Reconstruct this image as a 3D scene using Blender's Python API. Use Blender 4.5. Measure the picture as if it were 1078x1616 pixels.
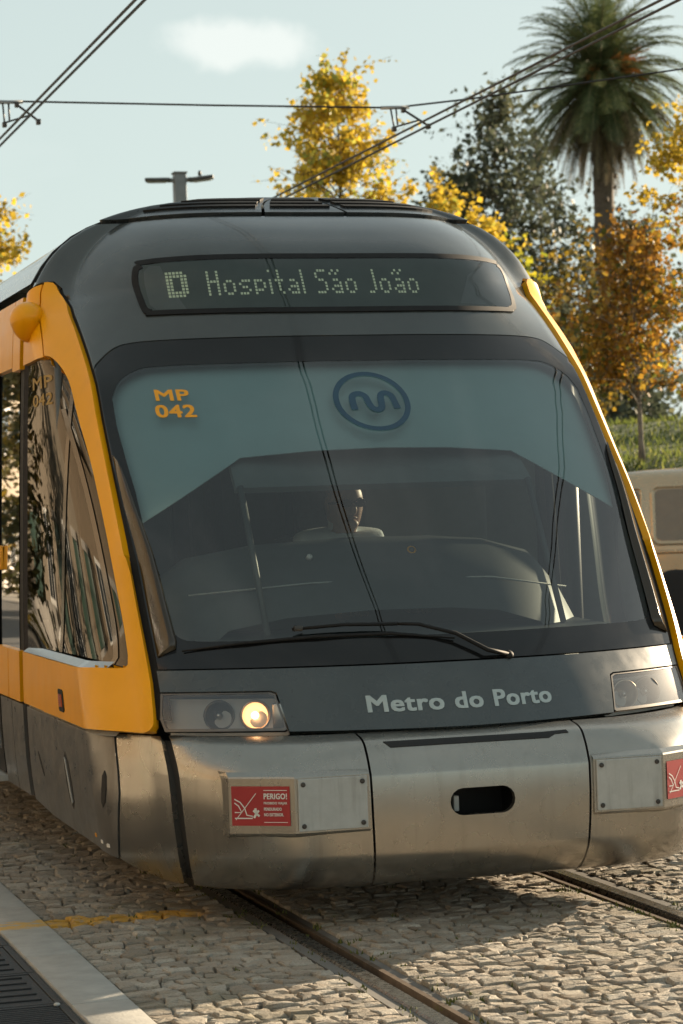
import bpy, bmesh, math, random
from mathutils import Vector, Matrix
random.seed(7)
for o in list(bpy.data.objects): bpy.data.objects.remove(o, do_unlink=True)
SC = bpy.context.scene
COL = SC.collection
# ------------------------------------------------------------------ camera
YAW, PITCH, ROLL = 0.2854, -0.001, -0.0338
CAMLOC = Vector((-3.1573, -9.1681, 1.6014))
def cam_axes():
    f = Vector((math.sin(YAW)*math.cos(PITCH), math.cos(YAW)*math.cos(PITCH), math.sin(PITCH)))
    r = Vector((math.cos(YAW), -math.sin(YAW), 0)); u = r.cross(f)
    c, s = math.cos(ROLL), math.sin(ROLL)
    return c*r+s*u, -s*r+c*u, f
cd = bpy.data.cameras.new('camera'); cam = bpy.data.objects.new('camera', cd); COL.objects.link(cam)
r_, u_, f_ = cam_axes()
cam.matrix_world = Matrix(((r_.x, u_.x, -f_.x, CAMLOC.x), (r_.y, u_.y, -f_.y, CAMLOC.y), (r_.z, u_.z, -f_.z, CAMLOC.z), (0, 0, 0, 1)))
cd.sensor_fit = 'VERTICAL'; cd.sensor_height = 36.0; cd.lens = 87.157
cd.clip_start = 0.1; cd.clip_end = 3000
cd.dof.use_dof = True; cd.dof.focus_distance = 9.6; cd.dof.aperture_fstop = 7.0
SC.camera = cam
SC.render.resolution_x = 683; SC.render.resolution_y = 1024
# ------------------------------------------------------------------ sky and sun
SUN_EL, SUN_AZ = math.radians(14.0), math.radians(63.5)      # azimuth from +Y towards +X
wd = bpy.data.worlds.new('World'); SC.world = wd; wd.use_nodes = True
wn, wl = wd.node_tree.nodes, wd.node_tree.links
wn.clear()
out = wn.new('ShaderNodeOutputWorld'); bg = wn.new('ShaderNodeBackground'); wl.new(bg.outputs[0], out.inputs[0])
sky = wn.new('ShaderNodeTexSky'); sky.sky_type = 'NISHITA'; sky.sun_disc = False
sky.sun_elevation = SUN_EL; sky.sun_rotation = SUN_AZ
sky.altitude = 50; sky.air_density = 1.0; sky.dust_density = 2.2; sky.ozone_density = 1.6
hs = wn.new('ShaderNodeHueSaturation'); hs.inputs['Saturation'].default_value = 0.55; hs.inputs['Value'].default_value = 0.75
wl.new(sky.outputs[0], hs.inputs['Color'])
tint = wn.new('ShaderNodeMix'); tint.data_type = 'RGBA'; tint.blend_type = 'MIX'; 
wl.new(hs.outputs[0], tint.inputs[6]); tint.inputs[7].default_value = (5.3, 6.3, 6.0, 1)      # thin milky high haze
# one soft cumulus and faint streaks, in sky directions
tc = wn.new('ShaderNodeTexCoord')
sz = wn.new('ShaderNodeSeparateXYZ'); wl.new(tc.outputs['Generated'], sz.inputs[0])
hz = wn.new('ShaderNodeMapRange'); hz.inputs['From Min'].default_value = 0.; hz.inputs['From Max'].default_value = .55; hz.inputs['To Min'].default_value = .84; hz.inputs['To Max'].default_value = .36
wl.new(sz.outputs['Z'], hz.inputs['Value']); wl.new(hz.outputs[0], tint.inputs[0])
def dot_node(v):
    n = wn.new('ShaderNodeVectorMath'); n.operation = 'DOT_PRODUCT'; wl.new(tc.outputs['Generated'], n.inputs[0]); n.inputs[1].default_value = v; return n.outputs['Value']
def mth(op, a, b=None, c=None, clamp=False):
    n = wn.new('ShaderNodeMath'); n.operation = op; n.use_clamp = clamp
    for i, v in enumerate((a, b, c)):
        if v is None: continue
        if hasattr(v, 'is_linked'): wl.new(v, n.inputs[i])
        else: n.inputs[i].default_value = v
    return n.outputs[0]
caz, cel = YAW-0.033, 0.187
cdir = Vector((math.sin(caz)*math.cos(cel), math.cos(caz)*math.cos(cel), math.sin(cel)))
ca = Vector((math.cos(caz), -math.sin(caz), 0)); cb = ca.cross(cdir)
nz = wn.new('ShaderNodeTexNoise'); nz.inputs['Scale'].default_value = 55; nz.inputs['Detail'].default_value = 5; nz.inputs['Roughness'].default_value = .5
wl.new(tc.outputs['Generated'], nz.inputs['Vector'])
wob = mth('MULTIPLY', mth('SUBTRACT', nz.outputs['Fac'], .5), 1.1)
da = mth('DIVIDE', dot_node(ca), .031); db = mth('DIVIDE', dot_node(cb), .0115)
# tilt: body is thick on its left, thin towards the right
db = mth('ADD', db, mth('MULTIPLY', da, .12))
rr = mth('ADD', mth('SQRT', mth('ADD', mth('MULTIPLY', da, da), mth('MULTIPLY', db, db))), wob)
front = mth('GREATER_THAN', dot_node(cdir), 0)
mr = wn.new('ShaderNodeMapRange'); mr.interpolation_type = 'SMOOTHSTEP'
mr.inputs['From Min'].default_value = 1.15; mr.inputs['From Max'].default_value = .55; mr.inputs['To Max'].default_value = .50
wl.new(rr, mr.inputs['Value'])
nw = wn.new('ShaderNodeTexNoise'); nw.inputs['Scale'].default_value = 3.0; nw.inputs['Detail'].default_value = 6
mp = wn.new('ShaderNodeMapping'); mp.inputs['Scale'].default_value = (1, 1, 3.0); wl.new(tc.outputs['Generated'], mp.inputs['Vector']); wl.new(mp.outputs[0], nw.inputs['Vector'])
mw = wn.new('ShaderNodeMapRange'); mw.inputs['From Min'].default_value = .5; mw.inputs['From Max'].default_value = .8; mw.inputs['To Max'].default_value = .28
wl.new(nw.outputs['Fac'], mw.inputs['Value'])
cf = mth('MAXIMUM', mth('MULTIPLY', mr.outputs[0], front), mw.outputs[0])
cm = wn.new('ShaderNodeMix'); cm.data_type = 'RGBA'; wl.new(cf, cm.inputs[0]); wl.new(tint.outputs[2], cm.inputs[6]); cm.inputs[7].default_value = (7.6, 7.7, 7.3, 1)
wl.new(cm.outputs[2], bg.inputs['Color']); bg.inputs['Strength'].default_value = 0.050
sd = bpy.data.lights.new('sun', 'SUN'); sd.energy = 5.0; sd.angle = math.radians(.6); sd.color = (1.0, .80, .56)
sun = bpy.data.objects.new('sun', sd); COL.objects.link(sun)
sv = Vector((math.sin(SUN_AZ)*math.cos(SUN_EL), math.cos(SUN_AZ)*math.cos(SUN_EL), math.sin(SUN_EL)))
sun.rotation_euler = (-sv).to_track_quat('-Z', 'Y').to_euler(); sun.location = (8, 8, 12)
SC.view_settings.view_transform = 'Standard'; SC.view_settings.look = 'None'; SC.view_settings.exposure = 1.55; SC.view_settings.gamma = 1.0
SC.view_settings.use_curve_mapping = False
SC.render.engine = 'CYCLES'
SC.cycles.transparent_max_bounces = 14; SC.cycles.max_bounces = 6; SC.cycles.diffuse_bounces = 2; SC.cycles.glossy_bounces = 4
# ------------------------------------------------------------------ helpers: objects
def tag(o, label=None, cat=None, group=None, kind=None):
    if label: o['label'] = label
    if cat: o['category'] = cat
    if group: o['group'] = group
    if kind: o['kind'] = kind
    return o
def empty(name, loc=(0, 0, 0), rz=0.):
    o = bpy.data.objects.new(name, None); COL.objects.link(o); o.location = loc; o.rotation_euler = (0, 0, rz); o.empty_display_size = .2
    return o
def mesh_obj(name, verts, faces, mat, parent=None, smooth=False, mats=None, fmat=None):
    me = bpy.data.meshes.new(name); me.from_pydata([tuple(v) for v in verts], [], faces)
    for m in (mats or [mat]): me.materials.append(m)
    if fmat: me.polygons.foreach_set('material_index', fmat)
    if smooth: me.polygons.foreach_set('use_smooth', [True]*len(me.polygons))
    me.update()
    o = bpy.data.objects.new(name, me); COL.objects.link(o)
    if parent: o.parent = parent
    return o
def bm_obj(name, bm, mat, parent=None, smooth=False, loc=None):
    me = bpy.data.meshes.new(name); bm.normal_update(); bm.to_mesh(me); bm.free(); me.materials.append(mat)
    if smooth:
        me.polygons.foreach_set('use_smooth', [True]*len(me.polygons))
        me.set_sharp_from_angle(angle=math.radians(38))
    o = bpy.data.objects.new(name, me); COL.objects.link(o)
    if parent: o.parent = parent
    if loc: o.location = loc
    return o
def bx(bm, c, d, rot=None, bevel=0., seg=2):
    """box centred at c with full sizes d"""
    m = Matrix.Translation(Vector(c)) @ (rot.to_4x4() if rot else Matrix.Identity(4)) @ Matrix.Diagonal((d[0], d[1], d[2], 1))
    g = bmesh.ops.create_cube(bm, size=1., matrix=m)
    if bevel:
        es = list({e for v in g['verts'] for e in v.link_edges})
        bmesh.ops.bevel(bm, geom=es, offset=bevel, segments=seg, affect='EDGES', profile=.5)
def box_obj(name, c, d, mat, parent=None, rot=None, bevel=.006):
    bm = bmesh.new(); bx(bm, c, d, rot, bevel); return bm_obj(name, bm, mat, parent, smooth=bevel > 0)
def tube_data(pts, rad, seg=8, cap=True):
    """tapered tube along pts; rad is a number or list"""
    pts = [Vector(p) for p in pts]; n = len(pts)
    rs = rad if isinstance(rad, (list, tuple)) else [rad]*n
    V, Fc = [], []; up = Vector((0, 0, 1)); prev = None
    for i, p in enumerate(pts):
        t = (pts[min(i+1, n-1)]-pts[max(i-1, 0)]).normalized()
        a = prev if prev else (up if abs(t.z) < .9 else Vector((1, 0, 0)))
        x = (a - t*a.dot(t)).normalized(); prev = x; y = t.cross(x)
        for k in range(seg):
            w = 2*math.pi*k/seg; V.append(p+(x*math.cos(w)+y*math.sin(w))*rs[i])
    for i in range(n-1):
        for k in range(seg):
            a = i*seg+k; b = i*seg+(k+1) % seg; Fc.append((a, b, b+seg, a+seg))
    if cap: Fc.append(tuple(range(seg))[::-1]); Fc.append(tuple(range((n-1)*seg, n*seg)))
    return V, Fc
def tube(name, pts, rad, mat, parent=None, seg=8):
    V, Fc = tube_data(pts, rad, seg); return mesh_obj(name, V, Fc, mat, parent, smooth=True)
def joined(name, chunks, mat, parent=None, smooth=False):
    V, Fc = [], []
    for v, f in chunks:
        k = len(V); V += list(v); Fc += [tuple(i+k for i in q) for q in f]
    return mesh_obj(name, V, Fc, mat, parent, smooth)
def lathe(name, prof, axis_o, axis_d, mat, parent=None, seg=24, smooth=True):
    """prof = [(radius, distance along axis)]"""
    d = Vector(axis_d).normalized(); a = Vector((0, 0, 1)) if abs(d.z) < .9 else Vector((1, 0, 0)); x = (a-d*a.dot(d)).normalized(); y = d.cross(x)
    V, Fc = [], []; o0 = Vector(axis_o)
    for r, h in prof:
        for k in range(seg):
            w = 2*math.pi*k/seg; V.append(o0+d*h+(x*math.cos(w)+y*math.sin(w))*r)
    for i in range(len(prof)-1):
        for k in range(seg):
            a0 = i*seg+k; b0 = i*seg+(k+1) % seg; Fc.append((a0, b0, b0+seg, a0+seg))
    Fc.append(tuple(range(seg))[::-1]); Fc.append(tuple(range((len(prof)-1)*seg, len(prof)*seg)))
    return mesh_obj(name, V, Fc, mat, parent, smooth)
# ------------------------------------------------------------------ helpers: materials
MATS = {}
def mat(name, base, rough=.5, metal=0., coat=0., var=.12, scale=6., bump=0., bscale=60., spec=.5, rvar=0., second=None, aniso=0.):
    m = bpy.data.materials.new(name); m.use_nodes = True; n, l = m.node_tree.nodes, m.node_tree.links
    b = n['Principled BSDF']; b.inputs['Roughness'].default_value = rough; b.inputs['Metallic'].default_value = metal
    b.inputs['Coat Weight'].default_value = coat; b.inputs['Coat Roughness'].default_value = .06; b.inputs['Specular IOR Level'].default_value = spec
    g = n.new('ShaderNodeNewGeometry'); t = n.new('ShaderNodeTexNoise'); t.inputs['Scale'].default_value = scale; t.inputs['Detail'].default_value = 6; t.inputs['Roughness'].default_value = .6
    l.new(g.outputs['Position'], t.inputs['Vector'])
    mx = n.new('ShaderNodeMix'); mx.data_type = 'RGBA'
    lo = second or tuple(c*(1-var) for c in base); hi = tuple(min(1, c*(1+var)) for c in base)
    mx.inputs[6].default_value = (*lo, 1); mx.inputs[7].default_value = (*hi, 1)
    mr = n.new('ShaderNodeMapRange'); mr.inputs['From Min'].default_value = .32; mr.inputs['From Max'].default_value = .68
    l.new(t.outputs['Fac'], mr.inputs['Value']); l.new(mr.outputs[0], mx.inputs[0]); l.new(mx.outputs[2], b.inputs['Base Color'])
    if rvar:
        m2 = n.new('ShaderNodeMapRange'); m2.inputs['From Min'].default_value = .3; m2.inputs['From Max'].default_value = .7
        m2.inputs['To Min'].default_value = max(.02, rough-rvar); m2.inputs['To Max'].default_value = rough+rvar
        t2 = n.new('ShaderNodeTexNoise'); t2.inputs['Scale'].default_value = scale*2.3; t2.inputs['Detail'].default_value = 4; l.new(g.outputs['Position'], t2.inputs['Vector'])
        l.new(t2.outputs['Fac'], m2.inputs['Value']); l.new(m2.outputs[0], b.inputs['Roughness'])
    if bump:
        t3 = n.new('ShaderNodeTexNoise'); t3.inputs['Scale'].default_value = bscale; t3.inputs['Detail'].default_value = 5; l.new(g.outputs['Position'], t3.inputs['Vector'])
        bp = n.new('ShaderNodeBump'); bp.inputs['Strength'].default_value = bump; bp.inputs['Distance'].default_value = .01
        l.new(t3.outputs['Fac'], bp.inputs['Height']); l.new(bp.outputs[0], b.inputs['Normal'])
    MATS[name] = m
    return m
def glass_mat(name, tintc, rough=.0, ior=1.5, refl=(1, 1, 1)):
    m = bpy.data.materials.new(name); m.use_nodes = True; n, l = m.node_tree.nodes, m.node_tree.links; n.clear()
    o = n.new('ShaderNodeOutputMaterial'); mx = n.new('ShaderNodeMixShader'); tr = n.new('ShaderNodeBsdfTransparent'); gl = n.new('ShaderNodeBsdfGlossy'); fr = n.new('ShaderNodeFresnel')
    tr.inputs[0].default_value = (*tintc, 1); gl.inputs['Roughness'].default_value = rough; gl.inputs['Color'].default_value = (*refl, 1); fr.inputs['IOR'].default_value = ior
    l.new(fr.outputs[0], mx.inputs[0]); l.new(tr.outputs[0], mx.inputs[1]); l.new(gl.outputs[0], mx.inputs[2]); l.new(mx.outputs[0], o.inputs[0])
    return m
def emit_mat(name, col, strength):
    m = bpy.data.materials.new(name); m.use_nodes = True; n, l = m.node_tree.nodes, m.node_tree.links
    b = n['Principled BSDF']; b.inputs['Base Color'].default_value = (*col, 1); b.inputs['Emission Color'].default_value = (*col, 1); b.inputs['Emission Strength'].default_value = strength
    return m
def streak(m, col, amount=.5, zs=1.5, xs=30.):
    """vertical rain-dirt streaks blended over a material's base colour"""
    n, l = m.node_tree.nodes, m.node_tree.links; b = n['Principled BSDF']; src = b.inputs['Base Color'].links[0].from_socket
    g = n.new('ShaderNodeNewGeometry'); mp = n.new('ShaderNodeMapping'); mp.inputs['Scale'].default_value = (xs, xs, zs); l.new(g.outputs['Position'], mp.inputs['Vector'])
    t = n.new('ShaderNodeTexNoise'); t.inputs['Scale'].default_value = 1.; t.inputs['Detail'].default_value = 5; l.new(mp.outputs[0], t.inputs['Vector'])
    mr = n.new('ShaderNodeMapRange'); mr.inputs['From Min'].default_value = .52; mr.inputs['From Max'].default_value = .75; mr.inputs['To Max'].default_value = amount; l.new(t.outputs['Fac'], mr.inputs['Value'])
    mx = n.new('ShaderNodeMix'); mx.data_type = 'RGBA'; l.new(mr.outputs[0], mx.inputs[0]); l.new(src, mx.inputs[6]); mx.inputs[7].default_value = (*col, 1); l.new(mx.outputs[2], b.inputs['Base Color'])
    return m
M_yellow = streak(mat('yellow_paint', (.94, .395, .001), .34, coat=.12, var=.04, scale=3, rvar=.04, spec=.3), (.60, .24, .01), .10, 2., 14.)
M_header = mat('graphite_paint', (.056, .065, .065), .22, coat=.5, var=.10, scale=4, rvar=.05)
M_panel = mat('slate_paint', (.055, .068, .072), .28, coat=.3, var=.10, scale=5, rvar=.05)
M_frit = mat('black_glass_border', (.010, .010, .010), .10, var=.2, spec=.5, rvar=.03)
M_bead = mat('brown_gloss_bead', (.035, .024, .012), .12, var=.1, spec=.6)  # brown base put in for the tan street reflection
M_rubber = mat('black_rubber', (.009, .009, .009), .65, var=.3, scale=20, spec=.3)
M_silver = streak(mat('satin_silver_paint', (.38, .36, .32), .27, metal=.9, var=.05, scale=3, rvar=.03), (.20, .18, .15), .24, .8, 42.)
M_skirt = streak(mat('grey_metal_skirt', (.20, .19, .175), .34, metal=.6, var=.12, scale=5, rvar=.08), (.10, .085, .07), .6, 1.5, 18.)
M_plate = streak(mat('light_grey_plate', (.40, .41, .39), .45, var=.08, scale=14, rvar=.08), (.2, .19, .17), .5, 3, 40)
M_dark = mat('dark_recess', (.012, .012, .012), .7)
M_bolt = mat('dark_bolt', (.07, .065, .06), .4, metal=.8)
M_red = mat('sticker_red', (.36, .025, .028), .4, var=.06)
M_white = mat('print_white', (.72, .70, .66), .5, var=.05)
M_letter = mat('lettering_grey', (.40, .47, .47), .45, var=.05)
M_logo = mat('logo_blue', (.018, .06, .10), .4, var=.1)
M_number = mat('number_yellow', (.85, .36, .01), .4, var=.05)
M_number2 = mat('number_faded', (.34, .20, .02), .5, var=.1)
M_roof = mat('roof_charcoal', (.035, .040, .042), .3, coat=.2, var=.15, rvar=.06)
M_roofpale = mat('roof_pale_grey', (.42, .45, .45), .25, coat=.4, var=.06)
M_shield = glass_mat('windscreen_glass', (.80, .86, .84), 0., 1.8)
M_sideglass = glass_mat('side_glass', (.28, .30, .29), .0, 1.26)
M_saloonglass = glass_mat('saloon_glass', (.04, .042, .04), .0, 1.25)
M_clear = glass_mat('clear_cover', (.88, .90, .89), .0, 1.45)
M_lens = glass_mat('headlight_cover', (.90, .90, .88), .20, 2.0)
M_blind = mat('blind_fabric', (.44, .60, .60), .8, var=.04, scale=3)
M_inner = mat('cab_grey_plastic', (.17, .195, .19), .5, var=.1)
M_inner2 = mat('cab_dark_plastic', (.06, .072, .072), .5, var=.15)
M_innerlight = mat('cab_light_lining', (.24, .26, .25), .6, var=.08)
M_seat = mat('seat_fabric', (.03, .032, .036), .85, var=.2, scale=40)
M_chrome = mat('lamp_chrome', (.60, .58, .54), .32, metal=1., var=.05)
M_housing = mat('lamp_housing', (.58, .55, .50), .5, metal=.2, var=.06)
M_lampdark = mat('lamp_dark', (.17, .155, .14), .3, metal=.8)
M_bulb = emit_mat('lit_bulb', (1., .56, .26), 2.4)
M_reflector = mat('lamp_reflector', (.62, .50, .38), .30, metal=.9, var=.05)
M_glow = emit_mat('lit_reflector', (.9, .46, .22), .12)
M_amber = mat('amber_lens', (.55, .09, .015), .2, coat=.5)
M_led = emit_mat('led_dots', (.40, .46, .32), .09)
M_leddim = mat('led_board', (.085, .105, .095), .5, var=.1)
M_ledblank = mat('display_end_lining', (.13, .15, .145), .5, var=.08)
# ------------------------------------------------------------------ the tram's skin: girth coordinate s, height z
def interp(tab,x):
    # monotone-ish cubic (Catmull/pchip) interpolation over (x,y) pairs
    n=len(tab)
    if x<=tab[0][0]: i=0
    elif x>=tab[-1][0]: i=n-2
    else:
        i=0
        while tab[i+1][0]<x: i+=1
    def slope(k):
        if k<=0 or k>=n-1:
            a,b=(0,1) if k<=0 else (n-2,n-1)
            return (tab[b][1]-tab[a][1])/(tab[b][0]-tab[a][0])
        h0=tab[k][0]-tab[k-1][0]; h1=tab[k+1][0]-tab[k][0]
        d0=(tab[k][1]-tab[k-1][1])/h0; d1=(tab[k+1][1]-tab[k][1])/h1
        if d0*d1<=0: return 0.
        w1=2*h1+h0; w2=h1+2*h0
        return (w1+w2)/(w1/d0+w2/d1)
    x0,y0=tab[i]; x1,y1=tab[i+1]; h=x1-x0; t=(x-x0)/h
    t=max(-.5,min(1.5,t)); m0,m1=slope(i)*h,slope(i+1)*h
    if t<0: return y0+m0*t
    if t>1: return y1+m1*(t-1)
    return (2*t**3-3*t*t+1)*y0+(t**3-2*t*t+t)*m0+(-2*t**3+3*t*t)*y1+(t**3-t*t)*m1
WT=[(.15,1.26),(.27,1.30),(.5,1.325),(.74,1.332),(.97,1.33),(1.6,1.312),(2.26,1.285),(2.64,1.255),(2.79,1.185),(2.93,1.04),(3.0,.89),(3.06,.66),(3.085,.45),(3.1,.2)]
NOSE=dict(
 yc=[(.7,-.07),(.8,-.02),(.95,.06),(1.2,.26),(1.5,.53),(1.8,.81),(2.065,1.067),(2.25,1.24),(2.36,1.33),(2.51,1.44),(2.76,1.63),(2.9,1.83),(3.0,2.06),(3.05,2.2),(3.08,2.28),(3.1,2.33)],
 ye=[(.7,.38),(.8,.425),(.94,.505),(1.05,.561),(1.23,.675),(1.42,.805),(1.66,.989),(1.86,1.17),(2.03,1.323),(2.18,1.46),(2.30,1.609),(2.42,1.77),(2.56,1.979),(2.65,2.13),(2.79,2.22),(2.93,2.27),(3.05,2.31),(3.1,2.34)],
 n=[(.7,2.),(2.1,2.),(2.25,2.3),(2.36,2.5),(2.51,3.),(2.76,4.2),(3.1,4.2)])
BUMP=dict(
 yc=[(.15,-.03),(.17,-.10),(.22,-.155),(.3,-.19),(.47,-.2),(.585,-.195),(.60,-.19),(.70,-.134),(.712,-.12),(.735,-.05),(.74,-.0)],
 ye=[(.15,.42),(.17,.39),(.22,.37),(.3,.36),(.47,.37),(.585,.40),(.60,.405),(.70,.45),(.712,.455),(.735,.47),(.74,.48)],
 n=[(.15,6.),(.3,7.),(.585,7.),(.70,5.),(.74,3.8)])
YB=2.36
XR=.866
def section(M,s,z):
    """point of the skin at girth coordinate s (0 at the centreline, sign = side) and height z"""
    a=abs(s); w=interp(WT,z); xe=w*XR; yc=interp(M['yc'],z); ye=interp(M['ye'],z); n=interp(M['n'],z)
    # s in units where 1.0 = xe edge, 1..1.4 corner, 1.4..2.4 straight side back to YB
    d=min(.42,max(.02,YB-ye-.02))
    if a<=1.: x=xe*a; y=yc+(ye-yc)*a**n
    elif a<=1.4:
        t=(a-1)/.4; k=max(3.2,n*(ye-yc)/xe) if d>.25 else n*(ye-yc)/xe; e=min(.055,.35*d/k); u=1-t
        x=u**3*xe+3*u*u*t*(xe+e)+3*u*t*t*w+t**3*w; y=u**3*ye+3*u*u*t*(ye+e*k)+3*u*t*t*(ye+d*.55)+t**3*(ye+d)
    else:
        t=(a-1.4); x=w; y=ye+d+(YB-ye-d)*t
    return (math.copysign(x,s) if s else 0.,y,z)

def s_of(x, z): return x/(interp(WT, z)*XR)
def skin(M, s, z): return Vector(section(M, s, z))
def skin_n(M, s, z):
    h = 2e-3; zz = min(max(z, M['yc'][0][0]+h), 3.098)
    a = skin(M, s+h, zz)-skin(M, s-h, zz); b = skin(M, s, zz+h)-skin(M, s, zz-h)
    n = a.cross(b)
    if n.length < 1e-12: return Vector((0, -1, 0))
    n.normalize()
    return n
def on_skin(M, s, z, off=0.): return skin(M, s, z)+skin_n(M, s, z)*off
def clip_half(poly, ax, v, keep_greater):
    outp = []; n = len(poly)
    for i in range(n):
        a, b = poly[i], poly[(i+1) % n]
        ia = (a[ax] >= v) if keep_greater else (a[ax] <= v); ib = (b[ax] >= v) if keep_greater else (b[ax] <= v)
        if ia: outp.append(a)
        if ia != ib:
            t = (v-a[ax])/(b[ax]-a[ax]); p = [a[0]+(b[0]-a[0])*t, a[1]+(b[1]-a[1])*t]; p[ax] = v; outp.append(tuple(p))
    return outp
def area2(p): return sum(p[i][0]*p[(i+1) % len(p)][1]-p[(i+1) % len(p)][0]*p[i][1] for i in range(len(p)))
def grid_lines(lo, hi, step, extra):
    L = {round(lo, 5), round(hi, 5)} | {round(k*step, 5) for k in range(math.ceil(lo/step), math.floor(hi/step)+1)} | {round(e, 5) for e in extra if lo < e < hi}
    return sorted(L)
def patch(name, M, poly, material, parent, off=0., thick=.012, ds=.06, dz=.05, zx=(), close=False):
    """a panel of the skin bounded by a polygon in (s, z), with real edges turned inwards"""
    if area2(poly) < 0: poly = poly[::-1]
    poly = [tuple(p) for p in poly]
    S = grid_lines(min(p[0] for p in poly), max(p[0] for p in poly), ds, (-1.4, -1., 0., 1., 1.4))
    Z = grid_lines(min(p[1] for p in poly), max(p[1] for p in poly), dz, zx)
    idx, P2, faces = {}, [], []
    def vid(p):
        k = (round(p[0], 4), round(p[1], 4))
        if k not in idx: idx[k] = len(P2); P2.append(p)
        return idx[k]
    for i in range(len(S)-1):
        st = clip_half(clip_half(poly, 0, S[i], True), 0, S[i+1], False) if len(poly) else []
        if len(st) < 3: continue
        for j in range(len(Z)-1):
            c = clip_half(st, 1, Z[j], True)
            if len(c) < 3: continue
            c = clip_half(c, 1, Z[j+1], False)
            if len(c) < 3: continue
            f = []
            for p in c:
                v = vid(p)
                if not f or f[-1] != v: f.append(v)
            while len(f) > 1 and f[0] == f[-1]: f.pop()
            if len(f) < 3 or len(set(f)) < len(f):
                g = [];
                for v in f:
                    if v not in g: g.append(v)
                f = g
            if len(f) < 3: continue
            if abs(area2([P2[v] for v in f])) < 1e-8: continue
            faces.append(f)
    N = [skin_n(M, *p) for p in P2]; V = [skin(M, *p)+n*off for p, n in zip(P2, N)]
    LN = []
    cnt = {}
    for f in faces:
        for a, b in zip(f, f[1:]+f[:1]):
            k = (min(a, b), max(a, b)); cnt.setdefault(k, []).append((a, b))
        LN += [N[v] for v in f]
    nf = len(faces)
    # rim
    rim = {}
    def rv(v, lvl):
        if (v, lvl) not in rim:
            rim[(v, lvl)] = len(V); V.append(skin(M, *P2[v])+N[v]*(off-(thick if lvl else 0)))
        return rim[(v, lvl)]
    for k, e in cnt.items():
        if len(e) == 1:
            a, b = e[0]
            if (Vector(V[a])-Vector(V[b])).length < 1e-5: continue
            q = [rv(b, 0), rv(a, 0), rv(a, 1), rv(b, 1)]
            faces.append(q); fn = (Vector(V[q[1]])-Vector(V[q[0]])).cross(Vector(V[q[2]])-Vector(V[q[1]]))
            fn = fn.normalized() if fn.length > 1e-12 else N[a]
            LN += [fn]*4
    if close:
        k0 = len(V); V += [skin(M, *p)+n*(off-thick) for p, n in zip(P2, N)]
        for f in faces[:nf]:
            faces.append([v+k0 for v in f[::-1]]); LN += [-N[v] for v in f[::-1]]
    me = bpy.data.meshes.new(name); me.from_pydata([tuple(v) for v in V], [], faces); me.materials.append(material)
    me.polygons.foreach_set('use_smooth', [True]*len(me.polygons))
    if len(me.loops) == len(LN): me.normals_split_custom_set([tuple(v) for v in LN])
    o = bpy.data.objects.new(name, me); COL.objects.link(o); o.parent = parent
    return o
def flip(poly): return [(-s, z) for s, z in poly]
def sm(pts, n=4, closed=False):
    """Catmull-Rom smoothing of a polyline"""
    outp = []; m = len(pts)
    for i in range(m if closed else m-1):
        p0 = pts[(i-1) % m] if closed or i > 0 else pts[0]; p1 = pts[i]; p2 = pts[(i+1) % m]; p3 = pts[(i+2) % m] if closed or i+2 < m else pts[-1]
        for k in range(n):
            t = k/n; outp.append(tuple(.5*(2*b+(c-a)*t+(2*a-5*b+4*c-d)*t*t+(3*b-a-3*c+d)*t**3) for a, b, c, d in zip(p0, p1, p2, p3)))
    if not closed: outp.append(tuple(pts[-1]))
    return outp
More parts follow.
